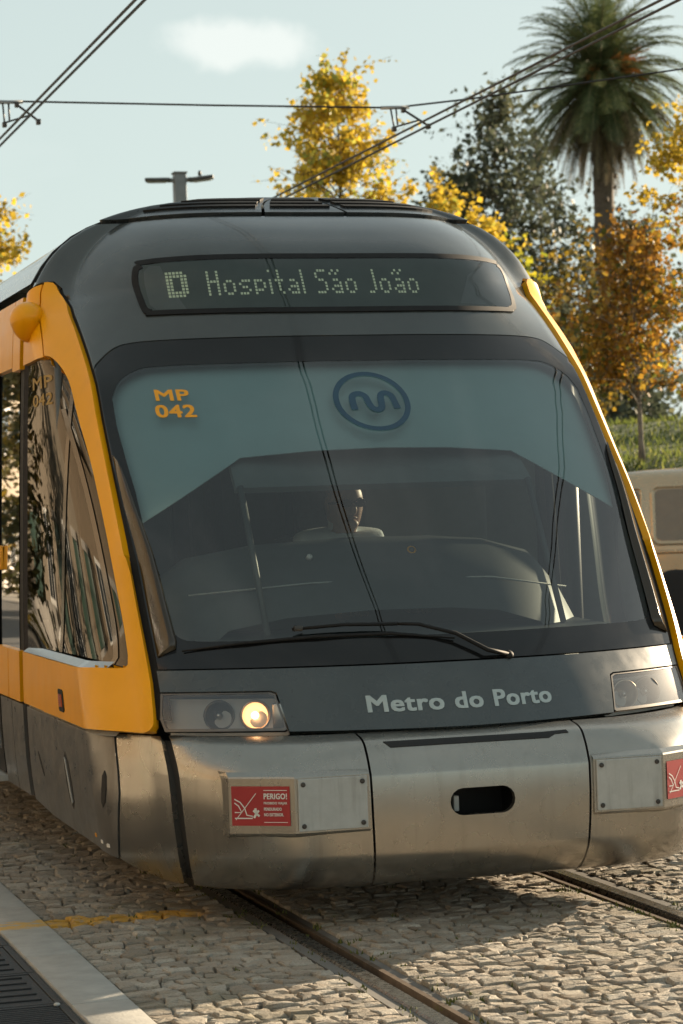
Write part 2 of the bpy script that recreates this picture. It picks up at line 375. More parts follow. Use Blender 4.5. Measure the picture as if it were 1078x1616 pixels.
def ring_patch(name, M, outer, inner, material, parent, off=0., thick=.012, lanes=3):
    """a frame-shaped panel between two outlines in (s, z)"""
    def norm(P):
        s0, s1 = min(p[0] for p in P), max(p[0] for p in P); z0, z1 = min(p[1] for p in P), max(p[1] for p in P)
        c = ((s0+s1)/2, (z0+z1)/2); h = ((s1-s0)/2, (z1-z0)/2)
        return c, h, [((p[0]-c[0])/h[0], (p[1]-c[1])/h[1]) for p in P]
    def radial(Q, a):
        dx, dy = math.cos(a), math.sin(a); best = 0.
        for (x0, y0), (x1, y1) in zip(Q, Q[1:]+Q[:1]):
            ex, ey = x1-x0, y1-y0; den = dx*ey-dy*ex
            if abs(den) < 1e-9: continue
            t = (x0*ey-y0*ex)/den; u = (x0*dy-y0*dx)/den
            if t > 0 and -1e-6 <= u <= 1+1e-6: best = max(best, t)
        return best
    co, ho, qo = norm(outer); ci, hi, qi = norm(inner)
    A = sorted({round(math.atan2(y, x) % (2*math.pi), 4) for x, y in qo+qi} | {round(2*math.pi*k/72, 4) for k in range(72)})
    B = [A[0]]
    for a in A[1:]:
        if a-B[-1] > .004: B.append(a)
    n = len(B); P2 = []
    for k in range(lanes+1):
        t = k/lanes
        for a in B:
            ro, ri = radial(qo, a), radial(qi, a)
            po = (co[0]+ho[0]*ro*math.cos(a), co[1]+ho[1]*ro*math.sin(a)); pi_ = (ci[0]+hi[0]*ri*math.cos(a), ci[1]+hi[1]*ri*math.sin(a))
            P2.append((po[0]+(pi_[0]-po[0])*t, po[1]+(pi_[1]-po[1])*t))
    N = [skin_n(M, *p) for p in P2]; V = [skin(M, *p)+q*off for p, q in zip(P2, N)]; faces, LN = [], []
    for k in range(lanes):
        for i in range(n):
            j = (i+1) % n; f = (k*n+i, k*n+j, (k+1)*n+j, (k+1)*n+i); faces.append(f); LN += [N[v] for v in f]
    for base, rev in ((0, False), (lanes*n, True)):
        b0 = len(V)
        for i in range(n): V.append(V[base+i].copy())
        for i in range(n): V.append(V[base+i]-N[base+i]*thick)
        for i in range(n):
            j = (i+1) % n; f = (b0+j, b0+i, b0+n+i, b0+n+j)
            if rev: f = f[::-1]
            fn = (V[f[1]]-V[f[0]]).cross(V[f[2]]-V[f[1]]); fn = fn.normalized() if fn.length > 1e-12 else N[base+i]
            faces.append(f); LN += [fn]*4
    me = bpy.data.meshes.new(name); me.from_pydata([tuple(v) for v in V], [], faces); me.materials.append(material)
    me.polygons.foreach_set('use_smooth', [True]*len(me.polygons))
    me.normals_split_custom_set([tuple(v) for v in LN])
    o = bpy.data.objects.new(name, me); COL.objects.link(o); o.parent = parent
    return o
TB = bpy.data.curves.new('tmp_font', 'FONT')
def text_mesh(txt):
    TB.body = txt; TB.offset = 0.; TB.resolution_u = 3; TB.space_character = 1.06
    o = bpy.data.objects.new('tmp_text', TB); COL.objects.link(o)
    dg = bpy.context.evaluated_depsgraph_get(); me = o.evaluated_get(dg).to_mesh()
    V = [v.co.copy() for v in me.vertices]; Fc = [tuple(p.vertices) for p in me.polygons]
    o.evaluated_get(dg).to_mesh_clear(); bpy.data.objects.remove(o)
    return V, Fc
def flat_text(name, txt, width, height, place, material, parent, bold=.03):
    """letters fitted to width x height, thickened by stacked shifted copies; place(u, v, lift) gives the point"""
    V, Fc = text_mesh(txt)
    x0, x1 = min(v.x for v in V), max(v.x for v in V); y0, y1 = min(v.y for v in V), max(v.y for v in V)
    k = height/(y1-y0); b = bold*k; ch = []; i = 0
    for dx in (-1, 0, 1):
        for dy in (-1, 1):
            ch.append(([place(b+dx*b+(v.x-x0)/(x1-x0)*(width-2*b), b*.6+dy*b*.6+(v.y-y0)/(y1-y0)*(height-1.2*b), i*.00012) for v in V], Fc)); i += 1
    return joined(name, ch, material, parent)
def skin_text(name, txt, M, x0, z0, width, height, material, parent, off=.004, bold=.03, lean=0.):
    def pl(u, v, h):
        z = z0+v+lean*u; return on_skin(M, s_of(x0+u, z), z, off+h)
    return flat_text(name, txt, width, height, pl, material, parent, bold)
# ------------------------------------------------------------------ THE TRAM
TRAM = tag(empty('tram', (0, 0, 0)), 'yellow and graphite tram front with silver bumper, standing on the rails', 'tram')
EDGE = [(.985, .80), (.98, .94), (.985, 1.05), (.993, 1.23), (1.0, 1.42), (1.02, 1.66), (1.027, 1.86), (1.033, 2.03), (1.034, 2.18), (1.042, 2.30), (1.055, 2.43), (1.08, 2.57), (1.147, 2.665)]
EDGE_T = [(z, s) for s, z in EDGE]
def edge_s(z): return interp(EDGE_T, z)
# graphite header
hb = sm([(1.018, 2.25), (.967, 2.307), (.92, 2.347), (.867, 2.366), (.75, 2.374), (.4, 2.374), (0, 2.373)], 4)
right = hb[::-1] + [(edge_s(z)-.022, z) for z in (2.30, 2.36, 2.43, 2.5, 2.57, 2.62)] + [(1.12, 2.668), (1.2, 2.706), (1.3, 2.705), (1.42, 2.69), (2.4, 2.69), (2.4, 2.98)]
header_poly = right + flip(right)[::-1]
header = patch('header_panel', NOSE, header_poly, M_header, TRAM, 0, .02, .05, .04)
# roof pieces above the header lip, with ribs
for nm, a, b in (('roof_panel', -2.4, -.265), ('roof_panel', -.245, .245), ('roof_panel', .265, 2.4)):
    rp = patch(nm, NOSE, [(a, 2.992), (b, 2.992), (b, 3.098), (a, 3.098)], M_roof, TRAM, .012, .03, .05, .012)
    lo, hi = (a+.12 if a < -1 else a+.04), (b-.12 if b > 1 else b-.04)
    lo, hi = max(lo, -1.0), min(hi, 1.0)
    for z in (3.022, 3.046, 3.068):
        patch('roof_rib', NOSE, [(lo, z), (hi, z), (hi, z+.011), (lo, z+.011)], M_rubber, rp, .022, .01, .05, .01)
# destination display
dis = sm([(-.80, 2.735), (-.815, 2.70), (-.795, 2.53), (-.775, 2.495), (-.72, 2.487), (0, 2.478), (.72, 2.487), (.80, 2.495), (.835, 2.53), (.865, 2.70), (.85, 2.74), (.78, 2.757), (0, 2.758), (-.74, 2.757)], 4, True)
dcx = 0.02
dis_in = [(dcx+(s-dcx)*.974, 2.617+(z-2.617)*.84) for s, z in dis]
disp = patch('destination_display', NOSE, dis_in, M_leddim, TRAM, .0035, .006, .06, .04)
ring_patch('display_gasket', NOSE, dis, dis_in, M_rubber, disp, .009, .009, 2)
patch('display_cover', NOSE, dis_in, M_clear, disp, .0075, .001, .06, .04)
for pl in ([(-.775, 2.70), (-.76, 2.54), (-.74, 2.515), (-.63, 2.51), (-.72, 2.72), (-.76, 2.725)], [(.78, 2.515), (.82, 2.55), (.845, 2.69), (.83, 2.725), (.74, 2.725), (.60, 2.66), (.52, 2.52)]):
    patch('display_end_lining', NOSE, pl, M_ledblank, disp, .0045, .001, .06, .04)
GL = {'H': ['1..1', '1..1', '1..1', '1111', '1..1', '1..1', '1..1', '1..1'], 'o': ['....', '....', '....', '.11.', '1..1', '1..1', '1..1', '.11.'], 's': ['....', '....', '....', '.111', '1...', '.11.', '...1', '111.'],
      'p': ['....', '....', '....', '111.', '1..1', '1..1', '111.', '1...'], 'i': ['1', '.', '.', '1', '1', '1', '1', '1'], 't': ['.1.', '.1.', '.1.', '111', '.1.', '.1.', '.1.', '..1'], 'a': ['....', '....', '....', '.11.', '...1', '.111', '1..1', '.111'],
      'l': ['1', '1', '1', '1', '1', '1', '1', '1'], 'S': ['.111', '1...', '1...', '.11.', '...1', '...1', '...1', '111.'], 'ã': ['.1.1', '1.1.', '....', '.11.', '...1', '.111', '1..1', '.111'], 'J': ['..1', '..1', '..1', '..1', '..1', '..1', '..1', '11.'],
      ' ': ['..']*8, 'õ': ['.1.1', '1.1.', '....', '.11.', '1..1', '1..1', '1..1', '.11.'],
      'D': ['11111.', '111111', '11..11', '11..11', '11..11', '11..11', '111111', '11111.']}
def led(name, txt, x, z_top, pitch, zp, parent):
    ch = []; cx = x
    for c in txt:
        g = GL[c]
        for r, row in enumerate(g):
            for k, q in enumerate(row):
                if q == '1':
                    xx, zz = cx+k*pitch, z_top-r*zp; h = pitch*.36; hz = zp*.36
                    ch.append(([on_skin(NOSE, s_of(xx+a*h, zz+b*hz), zz+b*hz, .0055) for a, b in ((-1, -1), (1, -1), (1, 1), (-1, 1))], [(0, 1, 2, 3)]))
        cx += (len(g[0])+1)*pitch
    o = joined(name, ch, M_led, parent); o['kind'] = 'stuff'; return o
led('led_lettering', 'D', -.748, 2.680, .0145, .0155, disp)
led('led_lettering', 'Hospital São João', -.585, 2.676, .01345, .0148, disp)
# windscreen: clear pane, black border, stickers
gp = sm([(0, 2.256), (.5, 2.256), (.78, 2.255), (.87, 2.238), (.935, 2.19), (.968, 2.12)], 4) + [(.97, 2.0), (.96, 1.85), (.948, 1.7), (.942, 1.55), (.932, 1.4), (.918, 1.22)] + sm([(.905, 1.14), (.88, 1.105), (.82, 1.092), (.6, 1.09), (0, 1.09)], 4)
glass_poly = gp + flip(gp)[::-1]
wsb = hb[::-1]
bo = [(0, 2.368)] + [(s-.004 if s > .9 else s, z-.006) for s, z in hb[::-1]][1:] + [(edge_s(z)-.024, z) for z in (2.2, 2.1, 2.0, 1.85, 1.7, 1.55, 1.4, 1.25, 1.1, 1.0)] + [(edge_s(.99)-.024, .99), (.5, .992), (0, .994)]
border_poly = bo + flip(bo)[::-1]
wind = patch('windscreen', NOSE, glass_poly, M_shield, TRAM, 0, .006, .06, .05)
ring_patch('windscreen_border', NOSE, border_poly, [(s*.994, 1.67+(z-1.67)*.994) for s, z in glass_poly], M_frit, TRAM, .0015, .012, 4)
skin_text('fleet_number', 'MP', NOSE, -.905, 2.093, .138, .050, M_number, wind, .003, .035, -.03)
skin_text('fleet_number', '042', NOSE, -.918, 2.018, .163, .057, M_number, wind, .003, .035, -.03)
def slope_z(x, z0, arc): # climb the skin by an arc length
    z = z0; st = arc/24
    for _ in range(24):
        a = skin(NOSE, s_of(x, z), z); b = skin(NOSE, s_of(x, z+.002), z+.002); z += st*.002/(b-a).length
    return z
def ribbon(name, path, halfw, closed, place, material, parent):
    V, Fc = [], []; n = len(path)
    for i in range(n):
        a = Vector(path[(i-1) % n] if closed or i else path[0]); b = Vector(path[(i+1) % n] if closed or i < n-1 else path[-1]); t = (b-a).normalized(); q = Vector((-t.y, t.x)); p = Vector(path[i])
        for k in (-1, -.33, .33, 1): c = p+q*halfw*k; V.append(place(c.x, c.y))
    for i in range(n if closed else n-1):
        j = (i+1) % n
        for k in range(3): Fc.append((i*4+k, j*4+k, j*4+k+1, i*4+k+1))
    return mesh_obj(name, V, Fc, material, parent)
def logo_place(u, v):
    z = slope_z(u, 2.064, v); return on_skin(NOSE, s_of(u, z), z, .003)
ribbon('logo_ring', [(.158*math.cos(a), .172*math.sin(a)) for a in [2*math.pi*k/56 for k in range(56)]], .0125, True, logo_place, M_logo, wind)
ribbon('logo_letter', sm([(-.088, -.052), (-.088, .0), (-.080, .035), (-.052, .048), (-.026, .032), (-.018, -.01), (-.008, -.042), (.014, -.055), (.034, -.04), (.040, -.005), (.046, .034), (.068, .050), (.092, .034), (.100, -.005), (.104, -.05)], 5), .0150, False, logo_place, M_logo, wind)
# convex brown-tinted corner beads of the windscreen: shaped to turn towards the street and mirror it
for sg in (1, -1):
    rows, cols = 26, 7; V, Fc = [], []
    for i in range(rows+1):
        t = i/rows; z = 1.035+.825*t; so = edge_s(z)-.030; wid = .070*min(1., (t/.05)**.5 if t < .05 else 1.)*(1-t)**.45+.001
        for k in range(cols+1):
            q = k/cols; s = so-wid*(1-q); V.append(on_skin(NOSE, sg*s, z, .004+.040*math.sqrt(max(0., wid/.070))*(1-q**1.25)*min(1., q*7+.02)))
    for i in range(rows):
        for k in range(cols): f4 = (i*(cols+1)+k, i*(cols+1)+k+1, (i+1)*(cols+1)+k+1, (i+1)*(cols+1)+k); Fc.append(f4 if sg > 0 else f4[::-1])
    mesh_obj('pillar_bead', V, Fc, M_bead, TRAM, True)
# gasket between windscreen/header and the yellow frames
for sg in (1, -1):
    zz = [.80, .94, 1.05, 1.23, 1.42, 1.66, 1.86, 2.03, 2.18, 2.30, 2.43, 2.57, 2.64, 2.665]
    gk = [(edge_s(z)-.040, z) for z in zz] + [(edge_s(z)+.02, z) for z in zz[::-1]]
    patch('gasket', NOSE, gk if sg > 0 else flip(gk), M_rubber, TRAM, -.006, .02, .06, .05)
# slate panel under the windscreen
lp = [(0, .986), (.962, .984), (.960, .902), (.622, .902), (.606, .895), (.585, .748), (0, .744)]
low = patch('lower_front_panel', NOSE, lp + flip(lp)[::-1], M_panel, TRAM, .004, .03, .05, .04)
for word, x0, wd_ in (('Metro', -.378, .300), ('do', -.035, .118), ('Porto', .128, .256)):
    skin_text('lettering', word, NOSE, x0, .808, wd_, .064 if word != 'do' else .064, M_letter, low, .0065, .035)
# headlights
for sg in (1, -1):
    hp = [(.960, .896), (.625, .896), (.611, .889), (.592, .757), (.60, .752), (.962, .752), (.972, .80)]
    hp = hp if sg > 0 else flip(hp)
    hl = patch('headlight', NOSE, hp, M_lens, TRAM, .001, .003, .06, .04)
    patch('housing', NOSE, hp, M_housing, hl, -.060, .002, .06, .04)
    inn = [((abs(s)-.78)*.965+.78, (z-.826)*.90+.829) for s, z in hp]; inn = inn if sg > 0 else flip(inn)
    ring_patch('bezel', NOSE, hp, inn, M_lampdark, hl, .003, .02, 2)
    for k, xs in enumerate((.795, .925)):
        c = on_skin(NOSE, sg*s_of(xs, .826), .826, -.042); d = Vector((sg*.12, -1, .05)).normalized()
        lathe('lamp_reflector', [(.056, -.02), (.062, 0), (.060, .016), (.055, .016), (.046, -.004), (.034, -.016), (.018, -.024), (0.001, -.027)], c, d, (M_reflector if k == 0 else M_lampdark), hl, 28)
        lathe('bulb', [(.006, -.028), (.010, -.016), (.016, -.006), (.012, .006), (.002, .010)], c, d, M_bulb if k == 0 and sg < 0 else M_chrome, hl, 16)
    c = on_skin(NOSE, sg*s_of(.70, .826), .826, -.05)
    box_obj('indicator_lens', c, (.07, .03, .10), M_chrome, hl, Matrix.Rotation(sg*.35, 3, 'Z'), .008)
# ------------------------------------------------------------------ silver bumper
def stadium(cx, cz, hx, hz, n=8):
    P = []
    r = hz; k = s_of(1., .47)
    for a in range(n+1): w = -math.pi/2+math.pi*a/n; P.append(((cx+hx-r+r*math.cos(w))*k, cz+r*math.sin(w)))
    for a in range(n+1): w = math.pi/2+math.pi*a/n; P.append(((cx-hx+r+r*math.cos(w))*k, cz+r*math.sin(w)))
    return P
ZX = (.16, .17, .18, .195, .21, .585, .592, .60, .70, .706, .712, .72, .728)
def patch_hole(name):
    # plain field split round a square zone, the zone itself a ring about the coupler hole; joined as one panel
    z0, z1, s1 = .405, .535, .20
    objs = [patch(name, BUMP, q, M_silver, TRAM, 0, .0, .05, .03, ZX) for q in ([(-.382, .158), (.382, .158), (.382, z0), (-.382, z0)], [(-.382, z1), (.382, z1), (.382, .738), (-.382, .738)], [(-.382, z0), (-s1, z0), (-s1, z1), (-.382, z1)], [(s1, z0), (.382, z0), (.382, z1), (s1, z1)])]
    objs.append(ring_patch(name, BUMP, [(-s1, z0), (s1, z0), (s1, z1), (-s1, z1)], hole, M_silver, TRAM, 0, .03, 5))
    V, Fc, LN = [], [], []
    for o in objs:
        me = o.data; k = len(V); V += [v.co[:] for v in me.vertices]
        for q in me.polygons: Fc.append([v+k for v in q.vertices])
        LN += [tuple(c.vector) for c in me.corner_normals]
        bpy.data.objects.remove(o)
    me = bpy.data.meshes.new(name); me.from_pydata(V, [], Fc); me.materials.append(M_silver); me.polygons.foreach_set('use_smooth', [True]*len(me.polygons)); me.normals_split_custom_set(LN)
    o = bpy.data.objects.new(name, me); COL.objects.link(o); o.parent = TRAM; return o
cb_out = [(-.382, .158), (.382, .158), (.382, .738), (-.382, .738)]
hole = stadium(.0, .470, .132, .052)
cbp = patch_hole('bumper_centre')
rec = [(s*1.0, z) for s, z in hole]
bm = bmesh.new(); bx(bm, (0, -.02, .47), (.34, .16, .16)); bmesh.ops.delete(bm, geom=[f for f in bm.faces if f.normal.y < -.9], context='FACES'); bm_obj('coupler_recess', bm, M_dark, cbp)
box_obj('coupler_pin', (-.082, -.10, .455), (.022, .05, .06), M_plate, cbp, None, .004)
patch('grip_slot', BUMP, [(-.30, .688), (.26, .688), (.285, .700), (.335, .702), (.33, .712), (.24, .709), (-.32, .709)], M_dark, cbp, .0025, .004, .05, .01, ZX)
for sg in (1, -1):
    f = (lambda p: p) if sg > 0 else flip
    patch('bumper_side', BUMP, f([(.390, .158), (.949, .158), (.949, .738), (.390, .738)]), M_silver, TRAM, 0, .03, .05, .03, ZX)
    patch('bumper_gap', BUMP, f([(.94, .165), (.99, .165), (.99, .735), (.94, .735)]), M_dark, TRAM, -.025, .01, .05, .05, ZX)
    sk1 = [(.973, .155), (1.06, .165), (1.2, .205), (1.262, .232), (1.205, .50), (1.186, .733), (.973, .733)]
    patch('bumper_corner', BUMP, f(sk1), M_silver if sg > 0 else M_silver, TRAM, 0, .03, .05, .03, ZX)
    sk2 = [(1.270, .236), (1.45, .262), (1.7, .265), (2.1, .272), (2.40, .30), (2.40, .733), (1.194, .733), (1.213, .50)]
    skp = patch('skirt_panel', BUMP, f(sk2), M_skirt, TRAM, .004, .03, .06, .03, ZX)
    for (s0, z0, s1, z1, wd_) in ((2.24, .546, 2.16, .441, .012), (1.772, .60, 1.724, .366, .042), (1.276, .585, 1.315, .436, .015)):
        vp = [];
        for t, q in ((0, 0), (.15, .8), (.5, 1.), (.85, .8), (1, 0)): vp.append((s0+(s1-s0)*t+wd_*q, z0+(z1-z0)*t))
        for t, q in ((.85, .8), (.5, 1.), (.15, .8)): vp.append((s0+(s1-s0)*t-wd_*q, z0+(z1-z0)*t))
        patch('vent_slot', BUMP, f(vp), M_dark, skp, .006, .003, .05, .03)
        if wd_ > .02: patch('vent_blade', BUMP, f([(s, z) for s, z in [(s0+.004, z0-.02), (s1+.004, z1+.02), (s1-.010, z1+.03), (s0-.010, z0-.03)]]), M_plate, skp, .010, .004, .05, .03)
    for (s, z, c) in ((1.43, .30, M_number), (1.36, .285, M_white), (1.31, .275, M_white)):
        patch('jacking_mark', BUMP, f([(s, z), (s+.022, z), (s+.022, z+.012), (s+.015, z+.016), (s, z+.014)]), c, skp, .006, .002, .05, .03)
    # boxed pad with cover plate and warning sticker
    top = [(.452, -.150), (.455, -.207), (.748, -.209), (.968, -.066), (.985, .03), (.60, -.05)]
    bot = top
    def ring_pts(zv, inset, dz_):
        return [Vector((x*sg, y+inset*(1 if k in (1, 2, 3) else .0), zv)) for k, (x, y) in enumerate(top)]
    lv = [ring_pts(.376, .035, 0), ring_pts(.386, .005, 0), ring_pts(.394, 0, 0), ring_pts(.600, 0, 0), ring_pts(.607, .003, 0), ring_pts(.622, .035, 0)]
    V = [p for r in lv for p in r]; n = len(top); Fc = []
    for i in range(len(lv)-1):
        for k in range(n): q = (i*n+k, i*n+(k+1) % n, (i+1)*n+(k+1) % n, (i+1)*n+k); Fc.append(q if sg > 0 else q[::-1])
    pad = mesh_obj('buffer_pad', V, Fc, M_silver, TRAM)
    bm = bmesh.new(); bx(bm, (.601*sg, -.2115, .4985), (.272, .010, .196), Matrix.Rotation(sg*-.0068, 3, 'Z'), .003); cp = bm_obj('cover_plate', bm, M_plate, pad)
    for a in (-1, 1):
        for b in (-1, 1): lathe('bolt', [(.0095, 0), (.0095, .004), (.006, .006), (.001, .004)], (.601*sg+a*.116, -.2165, .4985+b*.078), (0, -1, 0), M_bolt, pad, 10)
    bx0 = Vector((.764*sg, -.1986, 0)); bx1 = Vector((.958*sg, -.0725, 0)); e = (bx1-bx0).normalized(); nn = Vector((e.y, -e.x, 0));
    if nn.y > 0: nn = -nn
    if sg < 0: bx0, bx1 = bx1, bx0; e = -e
    Ls = (bx1-bx0).length
    def stick(u, v, o=.003): return bx0+e*u+nn*o+Vector((0, 0, .424+v))
    st = mesh_obj('warning_sticker', [stick(0, 0), stick(Ls, 0), stick(Ls, .148), stick(0, .148)], [(0, 1, 2, 3)], M_red, pad)
    tw = Ls*.40; tx = Ls*.555
    def lay(u0, v0): return lambda u, v, h: stick(u0+u, v0+v, .0042+h)
    for txt, v0, h, wf in (('PERIGO!', .100, .022, 1.), ('PROIBIDO VIAJAR', .078, .012, 1.), ('PENDURADO', .057, .012, .76), ('NO EXTERIOR.', .036, .012, .84)):
        flat_text('sticker_text', txt, tw*wf, h, lay(tx, v0), M_white, pad, .03)
    for v0 in (.012, .132): mesh_obj('sticker_line', [stick(tx, v0, .0042), stick(tx+tw, v0, .0042), stick(tx+tw, v0+.0025, .0042), stick(tx, v0+.0025, .0042)], [(0, 1, 2, 3)], M_white, pad)
    stp = lambda u, v: stick(u, v, .0042)
    for pa, hw in (([(.012, .100), (.035, .088), (.052, .066), (.060, .040), (.082, .036), (.082, .028), (.012, .028)], .0022), ([(.012, .086), (.028, .074), (.040, .05), (.012, .05)], .0022), ([(.016, .022), (.098, .122)], .0014), ([(.088, .03), (.098, .046), (.094, .066)], .0045), ([(.098, .046), (.108, .058)], .004), ([(.098, .046), (.110, .036)], .004), ([(.096, .048), (.086, .058)], .004)):
        ribbon('sticker_pictogram', pa, hw, False, stp, M_white, pad)
# ------------------------------------------------------------------ yellow side frames and side windows
for sg in (1, -1):
    f = (lambda p: p) if sg > 0 else flip
    side = 'right' if sg > 0 else 'left'
    arch = sm([(1.36, 2.327), (1.30, 2.329), (1.247, 2.318), (1.205, 2.274), (1.18, 2.225), (1.163, 2.165), (1.147, 2.02), (1.12, 1.84), (1.11, 1.70), (1.094, 1.50), (1.08, 1.31), (1.068, 1.166), (1.065, 1.04)], 3) + [(1.072, 1.005), (1.09, .992), (1.14, .988), (1.25, .990)]
    yb = [(2.01, .75), (1.46, .75), (1.17, .745), (1.03, .744), (1.0, .752), (.988, .775)]
    outer = EDGE + [(1.18, 2.684), (1.22, 2.690), (1.245, 2.690)]
    # front frame: ends at a vertical joint near the top (s 1.25) and at s 1.985 below
    fr = yb + outer + [(1.25, 2.55), (1.27, 2.40), (1.285, 2.328)] + [p for p in arch if p[0] < 1.28 or p[1] < 1.5] + [(1.96, .988)]
    yf = patch('yellow_side_frame', NOSE, f(fr), M_yellow, TRAM, .024, .05, .05, .04)
    patch('yellow_corner_block', NOSE, f([(1.262, 2.685), (1.32, 2.678), (1.40, 2.662), (2.40, 2.655), (2.40, 2.322), (1.300, 2.327), (1.285, 2.40), (1.266, 2.55)]), M_yellow, TRAM, .018, .06, .05, .04)
    patch('yellow_end_panel', NOSE, f([(2.03, .75), (2.40, .75), (2.40, .988), (1.975, .988)]), M_yellow, TRAM, .018, .045, .06, .04)
    # marker lamp
    mk = patch('marker_lamp', NOSE, f([(1.655, .792), (1.665, .783), (1.725, .783), (1.735, .792), (1.730, .868), (1.72, .876), (1.668, .876), (1.658, .868)]), M_rubber, TRAM, .028, .012, .04, .03)
    patch('lens', NOSE, f([(1.672, .803), (1.72, .803), (1.716, .856), (1.675, .856)]), M_amber, mk, .032, .006, .04, .03)
    # camera pod on the corner block
    c = on_skin(NOSE, sg*1.34, 2.525, .02)
    if sg < 0:
     bm = bmesh.new(); bmesh.ops.create_uvsphere(bm, u_segments=24, v_segments=16, radius=1.)
     for v in bm.verts:
        x, y, z = v.co; t = max(0, -z); v.co = Vector((x*.085*(1-.15*t), y*.105*(1-.35*t), z*.082*(1.3 if z < 0 else 1.)))
     pod = bm_obj('camera_pod', bm, M_yellow, TRAM, True, c+Vector((sg*.012, -.03, 0)))
    # side glazing with pillars
    wy = [p for p in arch] + [(2.36, .985), (2.36, 2.345), (1.30, 2.345)]
    at_ = sorted([(z, s) for s, z in arch if s < 1.31], key=lambda q: q[0]); az = []
    for z, s in at_:
        if not az or z-az[-1][0] > .01: az.append((z, s))
    zs_ = [.975+.04*i for i in range(35)]; fpt = [skin(NOSE, interp(az, min(max(z, az[0][0]), az[-1][0]))-.062, z) for z in zs_]
    for _ in range(14): fpt = [fpt[0]]+[(fpt[i-1]+fpt[i]*2+fpt[i+1])/4 for i in range(1, len(fpt)-1)]+[fpt[-1]]
    V, Fc = [], []; nc = 16
    for z, p0 in zip(zs_, fpt):
        p1 = Vector((interp(WT, z)-.006, 2.35, z)); p0 = Vector((p0.x-.012, p0.y, z))
        for k in range(nc+1):
            t = k/nc; q = p0.lerp(p1, t); q.x += .030*math.sin(math.pi*t**.75); q.x = min(q.x, interp(WT, z)-.004); V.append(Vector((sg*q.x, q.y, z)))
    for i in range(len(zs_)-1):
        for k in range(nc): q4 = (i*(nc+1)+k, i*(nc+1)+k+1, (i+1)*(nc+1)+k+1, (i+1)*(nc+1)+k); Fc.append(q4 if sg > 0 else q4[::-1])
    win = mesh_obj('cab_side_window', V, Fc, M_sideglass, TRAM, True)
    def pane_pt(y, z, lift):
        i = min(len(zs_)-2, max(0, int((z-zs_[0])/.04))); a = V[i*(nc+1):(i+1)*(nc+1)]; b = V[(i+1)*(nc+1):(i+2)*(nc+1)]; w = (z-zs_[i])/.04
        row = [p.lerp(q, w) for p, q in zip(a, b)]; k = max(k for k in range(nc) if row[k].y <= y or k == 0); t = (y-row[k].y)/(row[k+1].y-row[k].y); p = row[k].lerp(row[k+1], t); return Vector((p.x+sg*(.002+lift), y, z))
    for ya, yb, wd_ in ((1.66, 1.66, .022), (None, None, .028)):
        Vp, Fp = [], []
        for i in range(30):
            z = .99+(1.28 if ya else 1.10)*i/29; yy_ = ya if ya else skin(NOSE, interp(az, min(max(z, az[0][0]), az[-1][0])), z).y+.22
            for dy_ in (-wd_, wd_): Vp.append(pane_pt(yy_+dy_, z, .0015))
        for i in range(29): q4 = (2*i, 2*i+1, 2*i+3, 2*i+2); Fp.append(q4 if sg > 0 else q4[::-1])
        mesh_obj('window_pillar', Vp, Fp, M_frit, win, True)
    for z0_, o0, z1_, o1, s0_, mm, nm in ((.991, .018, 1.016, -.022, 1.19, M_roofpale, 'skylit_window_ledge'), (.728, .005, .748, -.020, 1.20, M_plate, 'skylit_skirt_ledge')):  # pale ledge colours stand in for skylight on their sloped tops
        Vl, Fl = [], []; ss = [s0_+(2.39-s0_)*i/24 for i in range(25)]
        for s in ss:
            for zz_, oo in ((z0_, o0), (z1_, o1)): Vl.append(skin(NOSE, sg*s, max(zz_, .722))+Vector((sg*oo, -oo*.5 if s < 1.3 else 0, zz_-max(zz_, .722))))
        for i in range(24): q4 = (2*i, 2*i+2, 2*i+3, 2*i+1); Fl.append(q4 if sg > 0 else q4[::-1])
        mesh_obj(nm, Vl, Fl, mm, TRAM, False)
    for s0, s1, m_ in ((2.33, 2.36, M_rubber),):
        patch('window_pillar', NOSE, f([(s0, .99), (s1, .99), (s1, 2.33), (s0, 2.33)]), m_, win, -.012, .03, .05, .05)
    if True:
        for txt, z0 in (('MP', 2.20), ('042', 2.12)):
            def pl(u, v, h, z0=z0): return pane_pt(2.24-u*2.0 if sg < 0 else 1.9+u*2.0, z0+v, h)
            flat_text('side_number', txt, .17, .055, pl, M_number2, win, .03)
# wiper
def sk(s, z, o): return on_skin(NOSE, s, z, o)
wp = tube('wiper', [sk(.20, .998, .012), sk(.12, 1.01, .03), sk(.02, 1.075, .035), sk(-.10, 1.115, .035), sk(-.17, 1.122, .032)], [.010, .009, .008, .007, .006], M_rubber, TRAM, 8)
tube('wiper_link', [sk(-.17, 1.122, .032), sk(-.35, 1.128, .03), sk(-.52, 1.118, .028)], [.008, .007, .006], M_rubber, wp, 6)
tube('wiper_blade', [sk(.02, 1.07, .012), sk(-.2, 1.098, .012), sk(-.45, 1.096, .012), sk(-.68, 1.080, .012), sk(-.875, 1.055, .012)], [.004, .007, .008, .007, .003], M_rubber, wp, 6)
lathe('wiper_pivot', [(.018, -.01), (.018, .014), (.012, .02), (.001, .022)], sk(.205, .998, 0), skin_n(NOSE, .2, 1.0), M_rubber, wp, 14)
box_obj('wiper_joint', sk(-.50, 1.120, .030), (.035, .02, .022), M_bolt, wp, None, .004)
